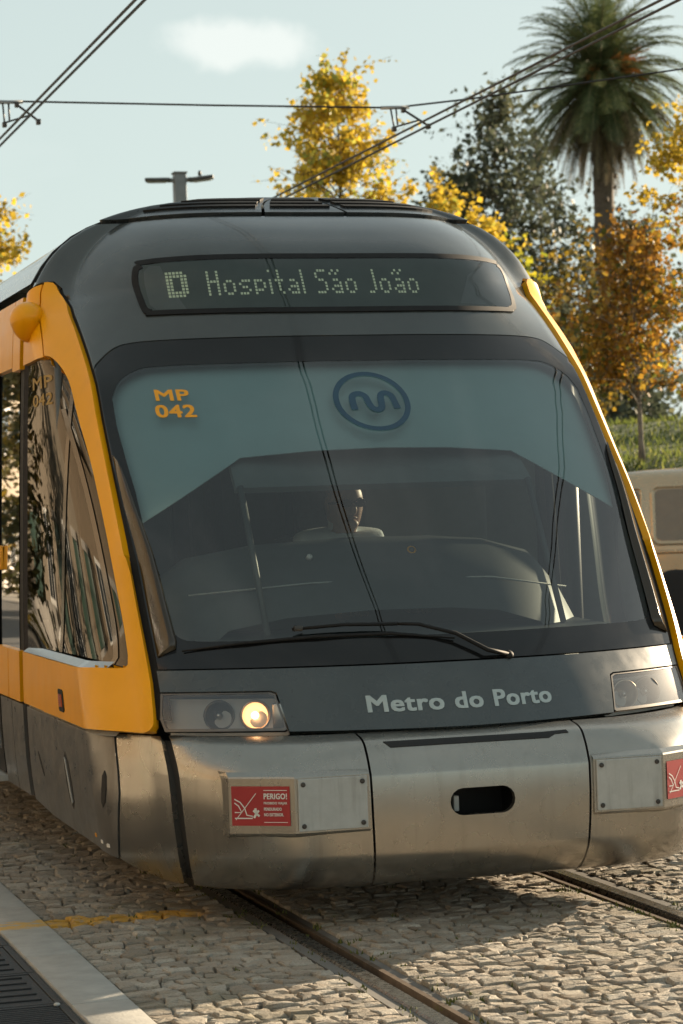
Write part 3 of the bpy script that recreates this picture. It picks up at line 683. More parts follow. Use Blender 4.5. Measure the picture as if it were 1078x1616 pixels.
# ------------------------------------------------------------------ cab interior
bl = [(-.945, 1.605), (-.55, 1.872), (-.28, 1.893), (0, 1.90), (.28, 1.893), (.55, 1.872), (.945, 1.605), (.985, 1.8), (.99, 2.1), (.96, 2.25), (.85, 2.32), (-.85, 2.32), (-.96, 2.25), (-.99, 2.1), (-.985, 1.8)]
patch('sun_blind', NOSE, bl, M_blind, TRAM, -.055, .004, .06, .05, close=True)
def slab(name, pts, th, m_, parent=TRAM):
    a = [Vector(p) for p in pts]; n = (a[1]-a[0]).cross(a[2]-a[0]).normalized(); k = len(a)
    V = a+[p-n*th for p in a]; Fc = [tuple(range(k)), tuple(range(2*k-1, k-1, -1))]+[(i, i+k, (i+1) % k+k, (i+1) % k) for i in range(k)]
    return mesh_obj(name, V, Fc, m_, parent)
slab('visor_panel', [(-.66, .90, 1.706), (.66, .90, 1.706), (.645, 1.12, 1.885), (0, 1.12, 1.915), (-.645, 1.12, 1.885)], .03, M_inner)
for sg in (1, -1): tube('visor_post', [(sg*.64, .90, 1.71), (sg*.64, .53, 1.10)], .014, M_inner2, TRAM, 8)
# dashboard: lofted hump
D = [(-1.02, 1.25), (-.96, 1.33), (-.84, 1.42), (-.58, 1.463), (-.19, 1.482), (.2, 1.478), (.44, 1.458), (.66, 1.40), (.78, 1.26), (.86, 1.12)]
V, Fc = [], []
rows = [(.62, -.30, .9), (.72, -.16, .95), (.86, -.03, 1.), (.96, 0., 1.), (1.10, -.01, 1.), (1.22, -.08, .96), (1.24, -.75, .96)]
fr_ = [];
for y, dz_, k in rows:
    for x, z in D: V.append((x*k, y+.22*(abs(x)/1.02)**2*.6, max(.75, z+dz_)))
V2 = []
n = len(D)
for i in range(len(rows)-1):
    for k in range(n-1): Fc.append((i*n+k, i*n+k+1, (i+1)*n+k+1, (i+1)*n+k))
dash = mesh_obj('dashboard', V, Fc, M_inner2, TRAM, True)
patch('dash_shelf', NOSE, [(-.9, 1.085), (.9, 1.085), (.9, 1.095), (-.9, 1.095)], M_inner2, dash, -.03, .01)
slab('dash_top', [(-.95, .45, 1.06), (0, .22, 1.06), (.95, .45, 1.06), (.85, .95, 1.1), (-.85, .95, 1.1)], .02, M_inner2, dash)
tube('dash_seam', [(-.90, .80, 1.268), (-.4, .735, 1.30), (0, .722, 1.305), (.4, .732, 1.295), (.75, .77, 1.24)], .004, M_plate, dash, 6)
lathe('dash_button', [(.020, 0), (.020, .006), (.001, .007)], (.08, .835, 1.418), (0, -.8, .6), M_number, dash, 14)
lathe('dash_button_cap', [(.013, .0065), (.013, .009), (.001, .010)], (.08, .835, 1.418), (0, -.8, .6), M_inner2, dash, 14)
lathe('dash_knob', [(.014, 0), (.012, .018), (.001, .022)], (-.37, .84, 1.40), (0, -.8, .6), M_white, dash, 12)
# cab floor, rear wall with opening to the saloon, side linings, ceiling
slab('cab_floor', [(-.9, .62, .42), (.9, .62, .42), (1.2, 1.1, .42), (1.24, 2.34, .42), (-1.24, 2.34, .42), (-1.2, 1.1, .42)], .04, M_inner2)
slab('cab_ceiling', [(-.75, 1.62, 2.44), (-1.12, 1.98, 2.44), (-1.15, 2.34, 2.44), (1.15, 2.34, 2.44), (1.12, 1.98, 2.44), (.75, 1.62, 2.44)], .03, M_innerlight)
for (x0, x1, z0, z1) in ((-1.22, -.62, .42, 2.44), (.24, 1.22, .42, 2.44), (-.62, .24, 2.02, 2.44), (-.62, .24, .42, .9)):
    slab('rear_wall', [(x0, 2.33, z0), (x1, 2.33, z0), (x1, 2.33, z1), (x0, 2.33, z1)], .03, M_inner if x0 > .2 else M_inner2)
box_obj('rear_cabinet', (.60, 2.25, 1.35), (.62, .14, 1.84), M_inner, TRAM, None, .02)
box_obj('rear_cabinet', (-.92, 2.16, 1.2), (.46, .26, 1.5), M_inner2, TRAM, None, .02)
for sg in (1, -1):
    slab('side_lining', [(sg*1.26, .75, .42), (sg*1.26, 2.33, .42), (sg*1.26, 2.33, .98), (sg*1.26, .75, .98)], .03, M_inner2)
    if sg < 0: slab('side_view_block', [(-1.10, 1.05, 1.0), (-1.20, 2.33, 1.0), (-1.20, 2.33, 2.31), (-1.12, 1.95, 2.31), (-1.10, 1.45, 1.75)], .01, M_inner2)  # added dark panel behind the left glass, leaving only reflections there
    tube('door_post', [(sg*1.20, 1.80, .45), (sg*1.20, 1.84, 2.32)], .045, M_inner2, TRAM, 8)
# driver's seat
seat = box_obj('driver_seat', (.0, 1.67, .86), (.50, .50, .12), M_seat, TRAM, None, .04)
box_obj('seat_back', (.0, 1.89, 1.18), (.48, .11, .62), M_seat, seat, Matrix.Rotation(-.12, 3, 'X'), .045)
box_obj('head_rest', (.0, 1.94, 1.60), (.26, .09, .20), M_seat, seat, Matrix.Rotation(-.1, 3, 'X'), .035)
lathe('seat_column', [(.16, 0), (.16, .03), (.06, .05), (.06, .39)], (0, 1.70, .42), (0, 0, 1), M_inner2, seat, 16)
# underframe: dark trays added to block light, closing the underside above the bumper's lower edge
slab('underframe', [(-.95, .45, .34), (.95, .45, .34), (1.15, .9, .34), (1.2, 2.36, .34), (-1.2, 2.36, .34), (-1.15, .9, .34)], .05, M_dark)
slab('underframe', [(-.80, .08, .30), (.80, .08, .30), (.95, .45, .30), (-.95, .45, .30)], .04, M_dark)
# ------------------------------------------------------------------ bellows and the body module behind the cab
PROF = [(z, interp(WT, z)) for z in (.30, .5, .74, .97, 1.3, 1.6, 2.0, 2.26, 2.5, 2.64, 2.72, 2.79, 2.86, 2.93, 2.97, 3.0, 3.03, 3.06)]
def hoop(y, shrink, z0=.3):
    p = [(w-shrink, z) for z, w in PROF if z >= z0]
    p = [(x, min(z, 3.06-shrink*.8)) for x, z in p]
    return [Vector((x, y, z)) for x, z in p]+[Vector((-x, y, z)) for x, z in p[::-1]]
def loft(name, ys, shr, m_, parent, z0=.3, smooth=False):
    rows = [hoop(y, s, z0) for y, s in zip(ys, shr)]; n = len(rows[0]); V = [p for r in rows for p in r]
    Fc = [(i*n+k, (i+1)*n+k, (i+1)*n+k+1, i*n+k+1) for i in range(len(rows)-1) for k in range(n-1)]
    return mesh_obj(name, V, Fc, m_, parent, smooth)
M_bellow = mat('bellows_rubber', (.06, .045, .035), .55, var=.25, scale=30)
ys = [2.362+.010*i for i in range(15)]
loft('bellows', ys, [.05 if i % 2 else .012 for i in range(15)], M_bellow, TRAM, .3)
loft('roof_hoop', [2.355, 2.36, 2.40, 2.405], [.03, -.012, -.012, .03], M_rubber, TRAM, 2.70)
def side_panel(name, sg, y0, y1, z0, z1, m_, parent, off=.0, th=.035, bev=.006):
    zs = grid_lines(z0, z1, .12, (2.64, 2.79, 2.93)); V, Fc = [], []; rows = []
    def x(z, o): return sg*(interp(WT, z)+o)
    for z in zs: V += [Vector((x(z, off), y0, z)), Vector((x(z, off), y1, z))]
    k = len(V)
    for z in zs: V += [Vector((x(z, off-th), y0, z)), Vector((x(z, off-th), y1, z))]
    n = len(zs)
    for i in range(n-1):
        Fc += [(2*i, 2*i+1, 2*i+3, 2*i+2), (k+2*i, k+2*i+2, k+2*i+3, k+2*i+1), (2*i, 2*i+2, k+2*i+2, k+2*i), (2*i+1, k+2*i+1, k+2*i+3, 2*i+3)]
    Fc += [(0, k, k+1, 1), (2*n-2, 2*n-1, k+2*n-1, k+2*n-2)]
    if sg < 0: pass
    else: Fc = [q[::-1] for q in Fc]
    return mesh_obj(name, V, Fc, m_, parent)
def body_module(y0, y1):
    roof = loft('roof_shell', [y0, y1], [0, 0], M_roofpale, TRAM, 2.66, True)
    slab('saloon_floor', [(-1.25, y0, .40), (1.25, y0, .40), (1.25, y1, .40), (-1.25, y1, .40)], .05, M_inner2)
    slab('saloon_ceiling', [(-1.1, y0, 2.62), (-1.1, y1, 2.62), (1.1, y1, 2.62), (1.1, y0, 2.62)], .03, M_innerlight)
    for sg in (1, -1):
        side_panel('upper_yellow_panel', sg, y0, y0+.22, 2.315, 2.655, M_yellow, TRAM, .012)
        side_panel('upper_yellow_panel', sg, y0+.235, y1, 2.335, 2.655, M_yellow, TRAM, .012)
        side_panel('lower_yellow_panel', sg, y0, y0+.34, .745, .985, M_yellow, TRAM, .012)
        side_panel('lower_yellow_panel', sg, y0+.355, y0+.70, .745, .985, M_yellow, TRAM, .012)
        side_panel('skirt_panel', sg, y0, y0+.34, .30, .732, M_skirt, TRAM, .0)
        side_panel('skirt_panel', sg, y0+.355, y0+.70, .30, .732, M_skirt, TRAM, .0)
        side_panel('side_pillar', sg, y0, y0+.10, .985, 2.325, M_rubber, TRAM, -.012)
        w0 = side_panel('side_window', sg, y0+.10, y0+.70, .985, 2.335, M_saloonglass, TRAM, -.008, .008)
        box_obj('door_button', (sg*(interp(WT, 1.42)+.002), y0+.62, 1.42), (.02, .06, .12), M_number, w0, None, .006)
        # double door
        d0 = y0+.72
        for a, b in ((d0, d0+.74), (d0+.755, d0+1.495)):
            dr = side_panel('door_leaf', sg, a, b, .34, 2.325, M_saloonglass, TRAM, -.004, .012)
            for p, q, zz0, zz1 in ((a, a+.05, .34, 2.325), (b-.05, b, .34, 2.325), (a+.05, b-.05, .34, .46), (a+.05, b-.05, 2.25, 2.325)):
                side_panel('door_frame', sg, p, q, zz0, zz1, M_rubber, dr, .002, .03)
        slab('door_step', [(sg*1.20, d0, .33), (sg*1.42, d0, .33), (sg*1.42, d0+1.5, .33), (sg*1.20, d0+1.5, .33)][::sg], .03, M_plate)
        y = d0+1.51; first = True
        while y < y1-.3:
            e = min(y+1.3, y1)
            side_panel('side_window', sg, y+.05, e-.05, .985, 2.335, M_saloonglass, TRAM, -.008, .008)
            side_panel('side_pillar', sg, y, y+.05, .985, 2.335, M_rubber, TRAM, -.01); side_panel('side_pillar', sg, e-.05, e, .985, 2.335, M_rubber, TRAM, -.01)
            side_panel('lower_yellow_panel', sg, y+.005, e-.005, .745, .985, M_yellow, TRAM, .012); side_panel('skirt_panel', sg, y+.005, e-.005, .30, .732, M_skirt, TRAM)
            y = e
body_module(2.51, 9.4)
loft('bellows', [9.4+.012*i for i in range(18)], [.05 if i % 2 else .012 for i in range(18)], M_bellow, TRAM, .3)
body_module(9.62, 16.5)
slab('end_wall', [(1.3, 16.5, .3), (-1.3, 16.5, .3), (-1.25, 16.5, 2.66), (-.9, 16.5, 3.0), (.9, 16.5, 3.0), (1.25, 16.5, 2.66)], .05, M_inner2)
for yy in (4.6, 6.4, 12.0, 14.0):                # running gear
    for sg in (1, -1):
        w = lathe('wheel', [(.05, -.07), (.30, -.07), (.33, -.05), (.33, .05), (.30, .07), (.05, .07)], (sg*.735, yy, .33), (1, 0, 0), M_bolt, TRAM, 24)
# ------------------------------------------------------------------ driver
M_skin = mat('skin', (.42, .26, .19), .5, var=.06, scale=30); M_shirt = mat('shirt_cloth', (.62, .68, .70), .8, var=.06, scale=20, bump=.2, bscale=90)
M_trouser = mat('trouser_cloth', (.03, .035, .045), .85); M_hair = mat('hair_dark', (.035, .03, .027), .7, var=.3, scale=60)
def skinned(verts, edges, radii):
    me = bpy.data.meshes.new('tmp_body'); me.from_pydata(verts, edges, []); o = bpy.data.objects.new('tmp_body', me); COL.objects.link(o)
    m = o.modifiers.new('skin', 'SKIN'); m.use_smooth_shade = True
    for v, r in zip(me.skin_vertices[0].data, radii): v.radius = (r, r) if not isinstance(r, tuple) else r
    me.skin_vertices[0].data[0].use_root = True
    s = o.modifiers.new('sub', 'SUBSURF'); s.levels = 2; s.render_levels = 2
    dg = bpy.context.evaluated_depsgraph_get(); ev = o.evaluated_get(dg); m2 = bpy.data.meshes.new_from_object(ev)
    bpy.data.objects.remove(o); return m2
DR = tag(empty('person', (0.0, 1.55, .42), .16), 'driver in a pale shirt and dark glasses seated behind the windscreen', 'person')
# local: x right (image), -y forward, seat top at z .50
bv = [(0, .06, .58), (0, .09, .72), (0, .08, .90), (0, .06, 1.0), (0, .04, 1.085), (0, .01, 1.125), (0, .0, 1.195), (0, -.002, 1.255), (0, .005, 1.30),
      (-.17, .06, 1.03), (-.22, .0, .80), (-.17, -.26, .72), (-.16, -.34, .73),
      (.17, .06, 1.03), (.22, .0, .80), (.17, -.26, .72), (.16, -.34, .73),
      (-.10, .04, .55), (-.13, -.40, .55), (-.13, -.46, .12), (-.13, -.60, .05),
      (.10, .04, .55), (.13, -.40, .55), (.13, -.46, .12), (.13, -.60, .05)]
be = [(0, 1), (1, 2), (2, 3), (3, 4), (4, 5), (5, 6), (6, 7), (7, 8), (3, 9), (9, 10), (10, 11), (11, 12), (3, 13), (13, 14), (14, 15), (15, 16), (0, 17), (17, 18), (18, 19), (19, 20), (0, 21), (21, 22), (22, 23), (23, 24)]
br = [.15, (.17, .12), (.18, .13), (.12, .10), .06, (.076, .088), (.092, .112), (.088, .108), (.062, .078), .075, .055, .04, .03, .075, .055, .04, .03, .10, .075, .055, .045, .10, .075, .055, .045]
me = skinned(bv, be, br)
for m_ in (M_skin, M_shirt, M_trouser): me.materials.append(m_)
for p in me.polygons:
    c = p.center; p.use_smooth = True
    p.material_index = 2 if (c.z < .66 and c.y > -.3 or c.z < .62) else (1 if (c.z < 1.075 or (abs(c.x) > .06 and c.z < 1.13)) and not (c.z < .80 and c.y < -.24) else 0)
body = bpy.data.objects.new('body', me); COL.objects.link(body); body.parent = DR
# facial features as one piece on the head
def ell(c, r, seg=12):
    V, Fc = [], []
    for i in range(seg+1):
        t = math.pi*i/seg
        for k in range(seg): w = 2*math.pi*k/seg; V.append(Vector((c[0]+r[0]*math.sin(t)*math.cos(w), c[1]+r[1]*math.sin(t)*math.sin(w), c[2]+r[2]*math.cos(t))))
    for i in range(seg):
        for k in range(seg): Fc.append((i*seg+k, (i+1)*seg+k, (i+1)*seg+(k+1) % seg, i*seg+(k+1) % seg))
    return V, Fc
joined('face', [ell((0, -.098, 1.180), (.014, .022, .026)), ell((0, -.090, 1.203), (.009, .014, .03)), ell((-.078, .0, 1.190), (.012, .022, .032)), ell((.078, .0, 1.190), (.012, .022, .032)), ell((0, -.080, 1.115), (.03, .02, .022)), ell((0, -.083, 1.143), (.024, .012, .008)), ell((-.03, -.085, 1.227), (.026, .010, .008)), ell((.03, -.085, 1.227), (.026, .010, .008))], M_skin, DR, True)
joined('hair', [ell((0, .025, 1.257), (.083, .092, .058)), ell((0, .055, 1.200), (.078, .065, .075))], M_hair, DR, True)
joined('glasses', [ell((-.034, -.096, 1.208), (.029, .006, .019)), ell((.034, -.096, 1.208), (.029, .006, .019)), tube_data([(-.07, -.085, 1.212), (-.082, .0, 1.210)], .004, 6), tube_data([(.07, -.085, 1.212), (.082, .0, 1.210)], .004, 6), tube_data([(-.02, -.101, 1.213), (.02, -.101, 1.213)], .004, 6)], M_frit, DR, True)
for sg in (1, -1):                                       # hands on the controls
    ch = [ell((sg*.16, -.37, .735), (.042, .045, .018))]
    for k, (dx, L) in enumerate(((-.030, .050), (-.010, .058), (.010, .055), (.029, .044))):
        ch.append(tube_data([(sg*.16+dx, -.40, .737), (sg*.16+dx, -.40-L*.55, .742), (sg*.16+dx, -.40-L, .722)], [.0095, .009, .0075], 8))
    ch.append(tube_data([(sg*.16-sg*.036, -.365, .735), (sg*.16-sg*.060, -.39, .735), (sg*.16-sg*.058, -.415, .728)], [.011, .010, .008], 8))
    joined('hand', ch, M_skin, DR, True)
# ------------------------------------------------------------------ ground
M_soil = mat('joint_soil', (.055, .048, .036), .95, var=.3, scale=14, bump=.6, bscale=50)
M_asphalt = mat('asphalt', (.055, .054, .052), .9, var=.2, scale=3, bump=.5, bscale=120)
M_pave = mat('far_pavement', (.20, .18, .15), .9, var=.2, scale=2, bump=.6, bscale=25)
def sheet(name, x0, x1, y0, y1, z, m_, label_kind='structure'):
    o = mesh_obj(name, [(x0, y0, z), (x1, y0, z), (x1, y1, z), (x0, y1, z)], [(0, 1, 2, 3)], m_); o['kind'] = label_kind; return o
sheet('ground', -1500, 1500, -1500, 1500, -.075, M_pave)
track = sheet('track_bed', -1.575, 5.9, -5.0, 26, -.046, M_soil)
sheet('road', 5.9, 40, -60, 60, -.03, M_asphalt)
# granite sett material with worn, mossy and paint-marked patches
M_sett = bpy.data.materials.new('granite_setts'); M_sett.use_nodes = True
n, l = M_sett.node_tree.nodes, M_sett.node_tree.links; b = n['Principled BSDF']; b.inputs['Roughness'].default_value = .82; b.inputs['Specular IOR Level'].default_value = .35
g = n.new('ShaderNodeNewGeometry'); oi = n.new('ShaderNodeAttribute'); oi.attribute_name = 'tone'
def nn(scale, detail=5, vec=None):
    t = n.new('ShaderNodeTexNoise'); t.inputs['Scale'].default_value = scale; t.inputs['Detail'].default_value = detail; t.inputs['Roughness'].default_value = .65; l.new(vec or g.outputs['Position'], t.inputs['Vector']); return t.outputs['Fac']
def rmp(v, a, b_, c=0., d=1.):
    m_ = n.new('ShaderNodeMapRange'); m_.inputs['From Min'].default_value = a; m_.inputs['From Max'].default_value = b_; m_.inputs['To Min'].default_value = c; m_.inputs['To Max'].default_value = d; l.new(v, m_.inputs['Value']); return m_.outputs[0]
def mixc(f, a, b_):
    m_ = n.new('ShaderNodeMix'); m_.data_type = 'RGBA'; l.new(f, m_.inputs[0])
    for i, c in ((6, a), (7, b_)):
        if isinstance(c, tuple): m_.inputs[i].default_value = (*c, 1)
        else: l.new(c, m_.inputs[i])
    return m_.outputs[2]
def mt(op, a, b_=None):
    m_ = n.new('ShaderNodeMath'); m_.operation = op; m_.use_clamp = True
    for i, c in enumerate((a, b_)):
        if c is None: continue
        if isinstance(c, (int, float)): m_.inputs[i].default_value = c
        else: l.new(c, m_.inputs[i])
    return m_.outputs[0]
c0 = mixc(oi.outputs['Fac'], (.28, .25, .205), (.52, .48, .41))
c0 = mixc(rmp(nn(9), .35, .7, 0, .6), c0, (.33, .24, .16))
c0 = mixc(rmp(nn(120, 3), .45, .75, 0, .55), c0, (.13, .12, .10))
c0 = mixc(rmp(nn(2.1, 3), .54, .70, 0, .5), c0, (.17, .15, .07))
c0 = mixc(rmp(nn(1.1, 4), .48, .66, 0, .45), c0, (.17, .155, .13))
# worn yellow line painted across the setts at y 0.50-0.66
sx = n.new('ShaderNodeSeparateXYZ'); l.new(g.outputs['Position'], sx.inputs[0])
wob_ = rmp(nn(7, 3), .3, .7, -.05, .05)
yy = n.new('ShaderNodeMath'); yy.operation = 'ADD'; l.new(sx.outputs['Y'], yy.inputs[0]); l.new(wob_, yy.inputs[1])
band = mt('MULTIPLY', mt('MULTIPLY', rmp(yy.outputs[0], .49, .515), rmp(yy.outputs[0], .71, .68)), rmp(sx.outputs['X'], -.90, -1.0))
band = mt('MULTIPLY', band, rmp(nn(22), .34, .48, .25, .95))
c0 = mixc(band, c0, (.60, .33, .05))
l.new(c0, b.inputs['Base Color'])
bp = n.new('ShaderNodeBump'); bp.inputs['Strength'].default_value = 1.; bp.inputs['Distance'].default_value = .012; l.new(nn(70, 7), bp.inputs['Height']); l.new(bp.outputs[0], b.inputs['Normal'])
def sett_mesh(poly, rnd):
    """one stone from its plan polygon: rough top, rounded shoulders, sides"""
    cx = sum(p[0] for p in poly)/len(poly); cy = sum(p[1] for p in poly)/len(poly)
    pts = []
    for i in range(len(poly)):
        a, b_ = poly[i], poly[(i+1) % len(poly)]
        pts.append(a); t = rnd.uniform(.35, .65); pts.append((a[0]+(b_[0]-a[0])*t+rnd.uniform(-.006, .006), a[1]+(b_[1]-a[1])*t+rnd.uniform(-.006, .006)))
    h = rnd.gauss(0, .0035); tx, ty = rnd.uniform(-.07, .07), rnd.uniform(-.07, .07); m = len(pts); V, Fc = [], []
    def shr(p, d):
        dx, dy = p[0]-cx, p[1]-cy; L = math.hypot(dx, dy); k = max(.2, 1-d/L); return cx+dx*k, cy+dy*k
    for d, z in ((.002, -.050), (.0025, -.016), (.006, -.003), (.012, .0)):
        for i, p in enumerate(pts):
            x, y = shr(p, d*rnd.uniform(.7, 1.5)); V.append((x-cx, y-cy, z+(h+(x-cx)*tx+(y-cy)*ty if z > -.04 else 0)+(rnd.uniform(-.0025, .0025) if z > -.04 else 0)))
    V.append((rnd.uniform(-.01, .01), rnd.uniform(-.01, .01), h+rnd.uniform(.000, .005)))
    for r in range(3):
        for i in range(m): Fc.append((r*m+i, r*m+(i+1) % m, (r+1)*m+(i+1) % m, (r+1)*m+i))
    for i in range(m): Fc.append((3*m+i, 3*m+(i+1) % m, 4*m))
    return (cx, cy), V, Fc
def sett_rows(x0, x1, y0, y1, rnd, along_x=True):
    """courses of irregular stones across the strip; shared jittered corners keep joints tight"""
    polys = []; y = y0; prevcuts = None
    rows = []
    while y < y1:
        d = rnd.uniform(.058, .084); cuts = [x0]; x = x0+rnd.uniform(.05, .10)
        while x < x1-.06: cuts.append(x); x += rnd.uniform(.062, .112)
        cuts.append(x1); rows.append((y, y+d, cuts)); y += d
    jit = {}
    def J(x, yv):
        k = (round(x, 4), round(yv, 4))
        if k not in jit: jit[k] = (x+(rnd.uniform(-.012, .012) if x0+.01 < x < x1-.01 else rnd.uniform(-.004, .004)), yv+rnd.uniform(-.013, .013))
        return jit[k]
    for i, (ya, yb, cuts) in enumerate(rows):
        below = rows[i-1][2] if i else []; above = rows[i+1][2] if i+1 < len(rows) else []
        for a, b_ in zip(cuts[:-1], cuts[1:]):
            P = [J(a, ya)]+[J(c, ya) for c in below if a+.012 < c < b_-.012]+[J(b_, ya), J(b_, yb)]+[J(c, yb) for c in above[::-1] if a+.012 < c < b_-.012]+[J(a, yb)]
            polys.append(P)
    return polys
rnd = random.Random(11)
polys = []
for (a, b_) in ((-1.568, -.818), (-.598, .598), (.818, 2.25)): polys += sett_rows(a, b_, -3.6, 7.0, rnd)
polys += sett_rows(2.25, 2.48, -3.6, 7.0, rnd)+sett_rows(2.70, 3.9, -3.6, 7.0, rnd)+sett_rows(4.12, 5.9, -3.6, 7.0, rnd)
cf_ = f_; cr_ = r_
def in_view(x, y):
    d = Vector((x, y, 0))-CAMLOC; dz_ = d.dot(f_)
    if dz_ < 1: return None
    px = 539+3912*d.dot(r_)/dz_; py = 808-3912*d.dot(u_)/dz_
    return (px, py) if -25 < px < 1103 and py < 1640 else None
cand = []
for k, P in enumerate(polys):
    cx = sum(p[0] for p in P)/len(P); cy = sum(p[1] for p in P)/len(P); v = in_view(cx, cy)
    if v and not (abs(cx) < 1.25 and cy > .45): cand.append(((Vector((cx, cy, 0))-CAMLOC).length, k))
near = {k for _, k in sorted(cand)[:300]}
SV, SF, ST = [], [], []
for k, P in enumerate(polys):
    c, V, Fc = sett_mesh(P, rnd); tone = min(1, max(0, rnd.gauss(.5, .34)))
    if k in near:
        me = bpy.data.meshes.new('sett'); me.from_pydata(V, [], Fc); me.materials.append(M_sett)
        at = me.attributes.new('tone', 'FLOAT', 'FACE'); at.data.foreach_set('value', [tone]*len(me.polygons))
        o = bpy.data.objects.new('sett', me); COL.objects.link(o); o.parent = track; o.location = (c[0], c[1], 0)
    else:
        b0 = len(SV); SV += [(x+c[0], y+c[1], z) for x, y, z in V]; SF += [tuple(i+b0 for i in q) for q in Fc]; ST += [tone]*len(Fc)
me = bpy.data.meshes.new('sett_paving'); me.from_pydata(SV, [], SF); me.materials.append(M_sett)
at = me.attributes.new('tone', 'FLOAT', 'FACE'); at.data.foreach_set('value', ST)
o = bpy.data.objects.new('sett_paving', me); COL.objects.link(o); o.parent = track; o['kind'] = 'stuff'
# tufts of moss in the joints
M_moss = mat('moss', (.10, .11, .025), .95, var=.4, scale=30)
mv, mf = [], []
for _ in range(420):
    x, y = rnd.uniform(-1.5, 2.2), rnd.uniform(-2.4, 3.5)
    if rnd.random() < .6: x = rnd.choice((-.585, .585, .83, -.83, .60))+rnd.gauss(0, .035)
    for q in range(rnd.randint(3, 7)):
        px_, py_ = x+rnd.gauss(0, .012), y+rnd.gauss(0, .02); a = rnd.uniform(0, 6.28); h = rnd.uniform(.004, .012); w = .006; k = len(mv)
        mv += [(px_-w*math.cos(a), py_-w*math.sin(a), -.012), (px_+w*math.cos(a), py_+w*math.sin(a), -.012), (px_+rnd.gauss(0, .006), py_+rnd.gauss(0, .006), h)]; mf.append((k, k+1, k+2))
o = mesh_obj('joint_moss', mv, mf, M_moss, track); o['kind'] = 'stuff'
# ------------------------------------------------------------------ rails
M_railtop = mat('rail_polished', (.36, .34, .31), .28, metal=.9, var=.2, scale=20, rvar=.1); M_railrust = mat('rail_rust', (.10, .07, .045), .75, metal=.3, var=.3, scale=25)
M_seal = mat('rail_seal_strip', (.15, .14, .125), .85, var=.15, scale=12, bump=.08, bscale=80)
def prism_y(name, prof, y0, y1, m_, parent):
    k = len(prof); V = [(x, y0, z) for x, z in prof]+[(x, y1, z) for x, z in prof]
    Fc = [(i, (i+1) % k, (i+1) % k+k, i+k) for i in range(k)]+[tuple(range(k))[::-1], tuple(range(k, 2*k))]
    if area2(prof) < 0: Fc = [q[::-1] for q in Fc]
    return mesh_obj(name, V, Fc, m_, parent)
def rail(xc, inner, label, group):
    # xc = running edge, inner = direction towards the track centre
    s = inner; base = tag(empty('rail', (xc, 0, 0)), label, 'rail', group)
    y0, y1 = -5.0, 26.
    prism_y('rail_head', [(0, -.04), (0, -.006), (-.006*s, .001), (-.058*s, .002), (-.066*s, -.004), (-.066*s, -.04)][::(1 if s > 0 else -1)], y0, y1, M_railtop, base)
    prism_y('groove_floor', [(0, -.044), (.045*s, -.044), (.045*s, -.037), (0, -.037)], y0, y1, M_railrust, base)
    prism_y('guard_lip', [(.045*s, -.044), (.045*s, -.006), (.066*s, -.006), (.070*s, -.044)], y0, y1, M_railrust, base)
    prism_y('seal_strip', [(-.066*s, -.044), (-.066*s, -.006), (-.114*s, -.004), (-.114*s, -.044)], y0, y1, M_seal, base)
    prism_y('seal_strip', [(.070*s, -.044), (.070*s, -.012), (.102*s, -.010), (.102*s, -.044)], y0, y1, M_seal, base)
rail(-.700, 1, 'grooved rail in the setts running under the tram on the kerb side', 'rails of the tram\'s own track')
rail(.700, -1, 'grooved rail emerging to the right from under the middle of the bumper', 'rails of the tram\'s own track')
rail(2.60, 1, 'nearer rail of the second track, right of the tram', 'rails of the neighbouring track'); rail(4.00, -1, 'farther rail of the second track, right of the tram', 'rails of the neighbouring track')
# ------------------------------------------------------------------ kerb stones and drain grates
M_kerb = mat('granite_kerb', (.36, .35, .32), .75, var=.12, scale=10, bump=.25, bscale=70)
nk = M_kerb.node_tree.nodes; lk = M_kerb.node_tree.links
kb = nk['Principled BSDF']; src = kb.inputs['Base Color'].links[0].from_socket; kg = nk.new('ShaderNodeNewGeometry'); ks = nk.new('ShaderNodeSeparateXYZ'); lk.new(kg.outputs['Position'], ks.inputs[0])
def kr(v, a, b_, hi=1.):
    m_ = nk.new('ShaderNodeMapRange'); m_.inputs['From Min'].default_value = a; m_.inputs['From Max'].default_value = b_; m_.inputs['To Max'].default_value = hi; lk.new(v, m_.inputs['Value']); return m_.outputs[0]
kt = nk.new('ShaderNodeTexNoise'); kt.inputs['Scale'].default_value = 18; kt.inputs['Detail'].default_value = 5; lk.new(kg.outputs['Position'], kt.inputs['Vector'])
km = nk.new('ShaderNodeMath'); km.operation = 'MULTIPLY'; lk.new(kr(ks.outputs['Y'], .455, .47), km.inputs[0]); lk.new(kr(ks.outputs['Y'], .665, .65), km.inputs[1])
km2 = nk.new('ShaderNodeMath'); km2.operation = 'MULTIPLY'; lk.new(km.outputs[0], km2.inputs[0]); lk.new(kr(kt.outputs['Fac'], .35, .5, .9), km2.inputs[1])
kx = nk.new('ShaderNodeMix'); kx.data_type = 'RGBA'; lk.new(km2.outputs[0], kx.inputs[0]); lk.new(src, kx.inputs[6]); kx.inputs[7].default_value = (.58, .34, .06, 1); lk.new(kx.outputs[2], kb.inputs['Base Color'])
KERB = tag(empty('kerb', (-1.672, 0, 0)), 'pale granite kerb strip beside the setts at lower left', 'kerb')
y = -5.0; first = True
while y < 24:
    L = 1.3 if y < -2 else rnd.uniform(.9, 1.3)
    bm = bmesh.new(); bx(bm, (0, y+L/2, -.045), (.197, L-.006, .11), None, .006); bm_obj('kerb_stone', bm, M_kerb, KERB, True); y += L
M_iron = mat('cast_iron', (.030, .030, .030), .55, metal=.5, var=.25, scale=25, bump=.3, bscale=120)
labels = ['slotted dark iron drain grate at the bottom left corner', 'plain dark iron drain cover beyond the slotted grate', 'dark iron drain cover beside the yellow kerb mark', 'dark iron drain cover farther along the kerb behind the yellow mark']
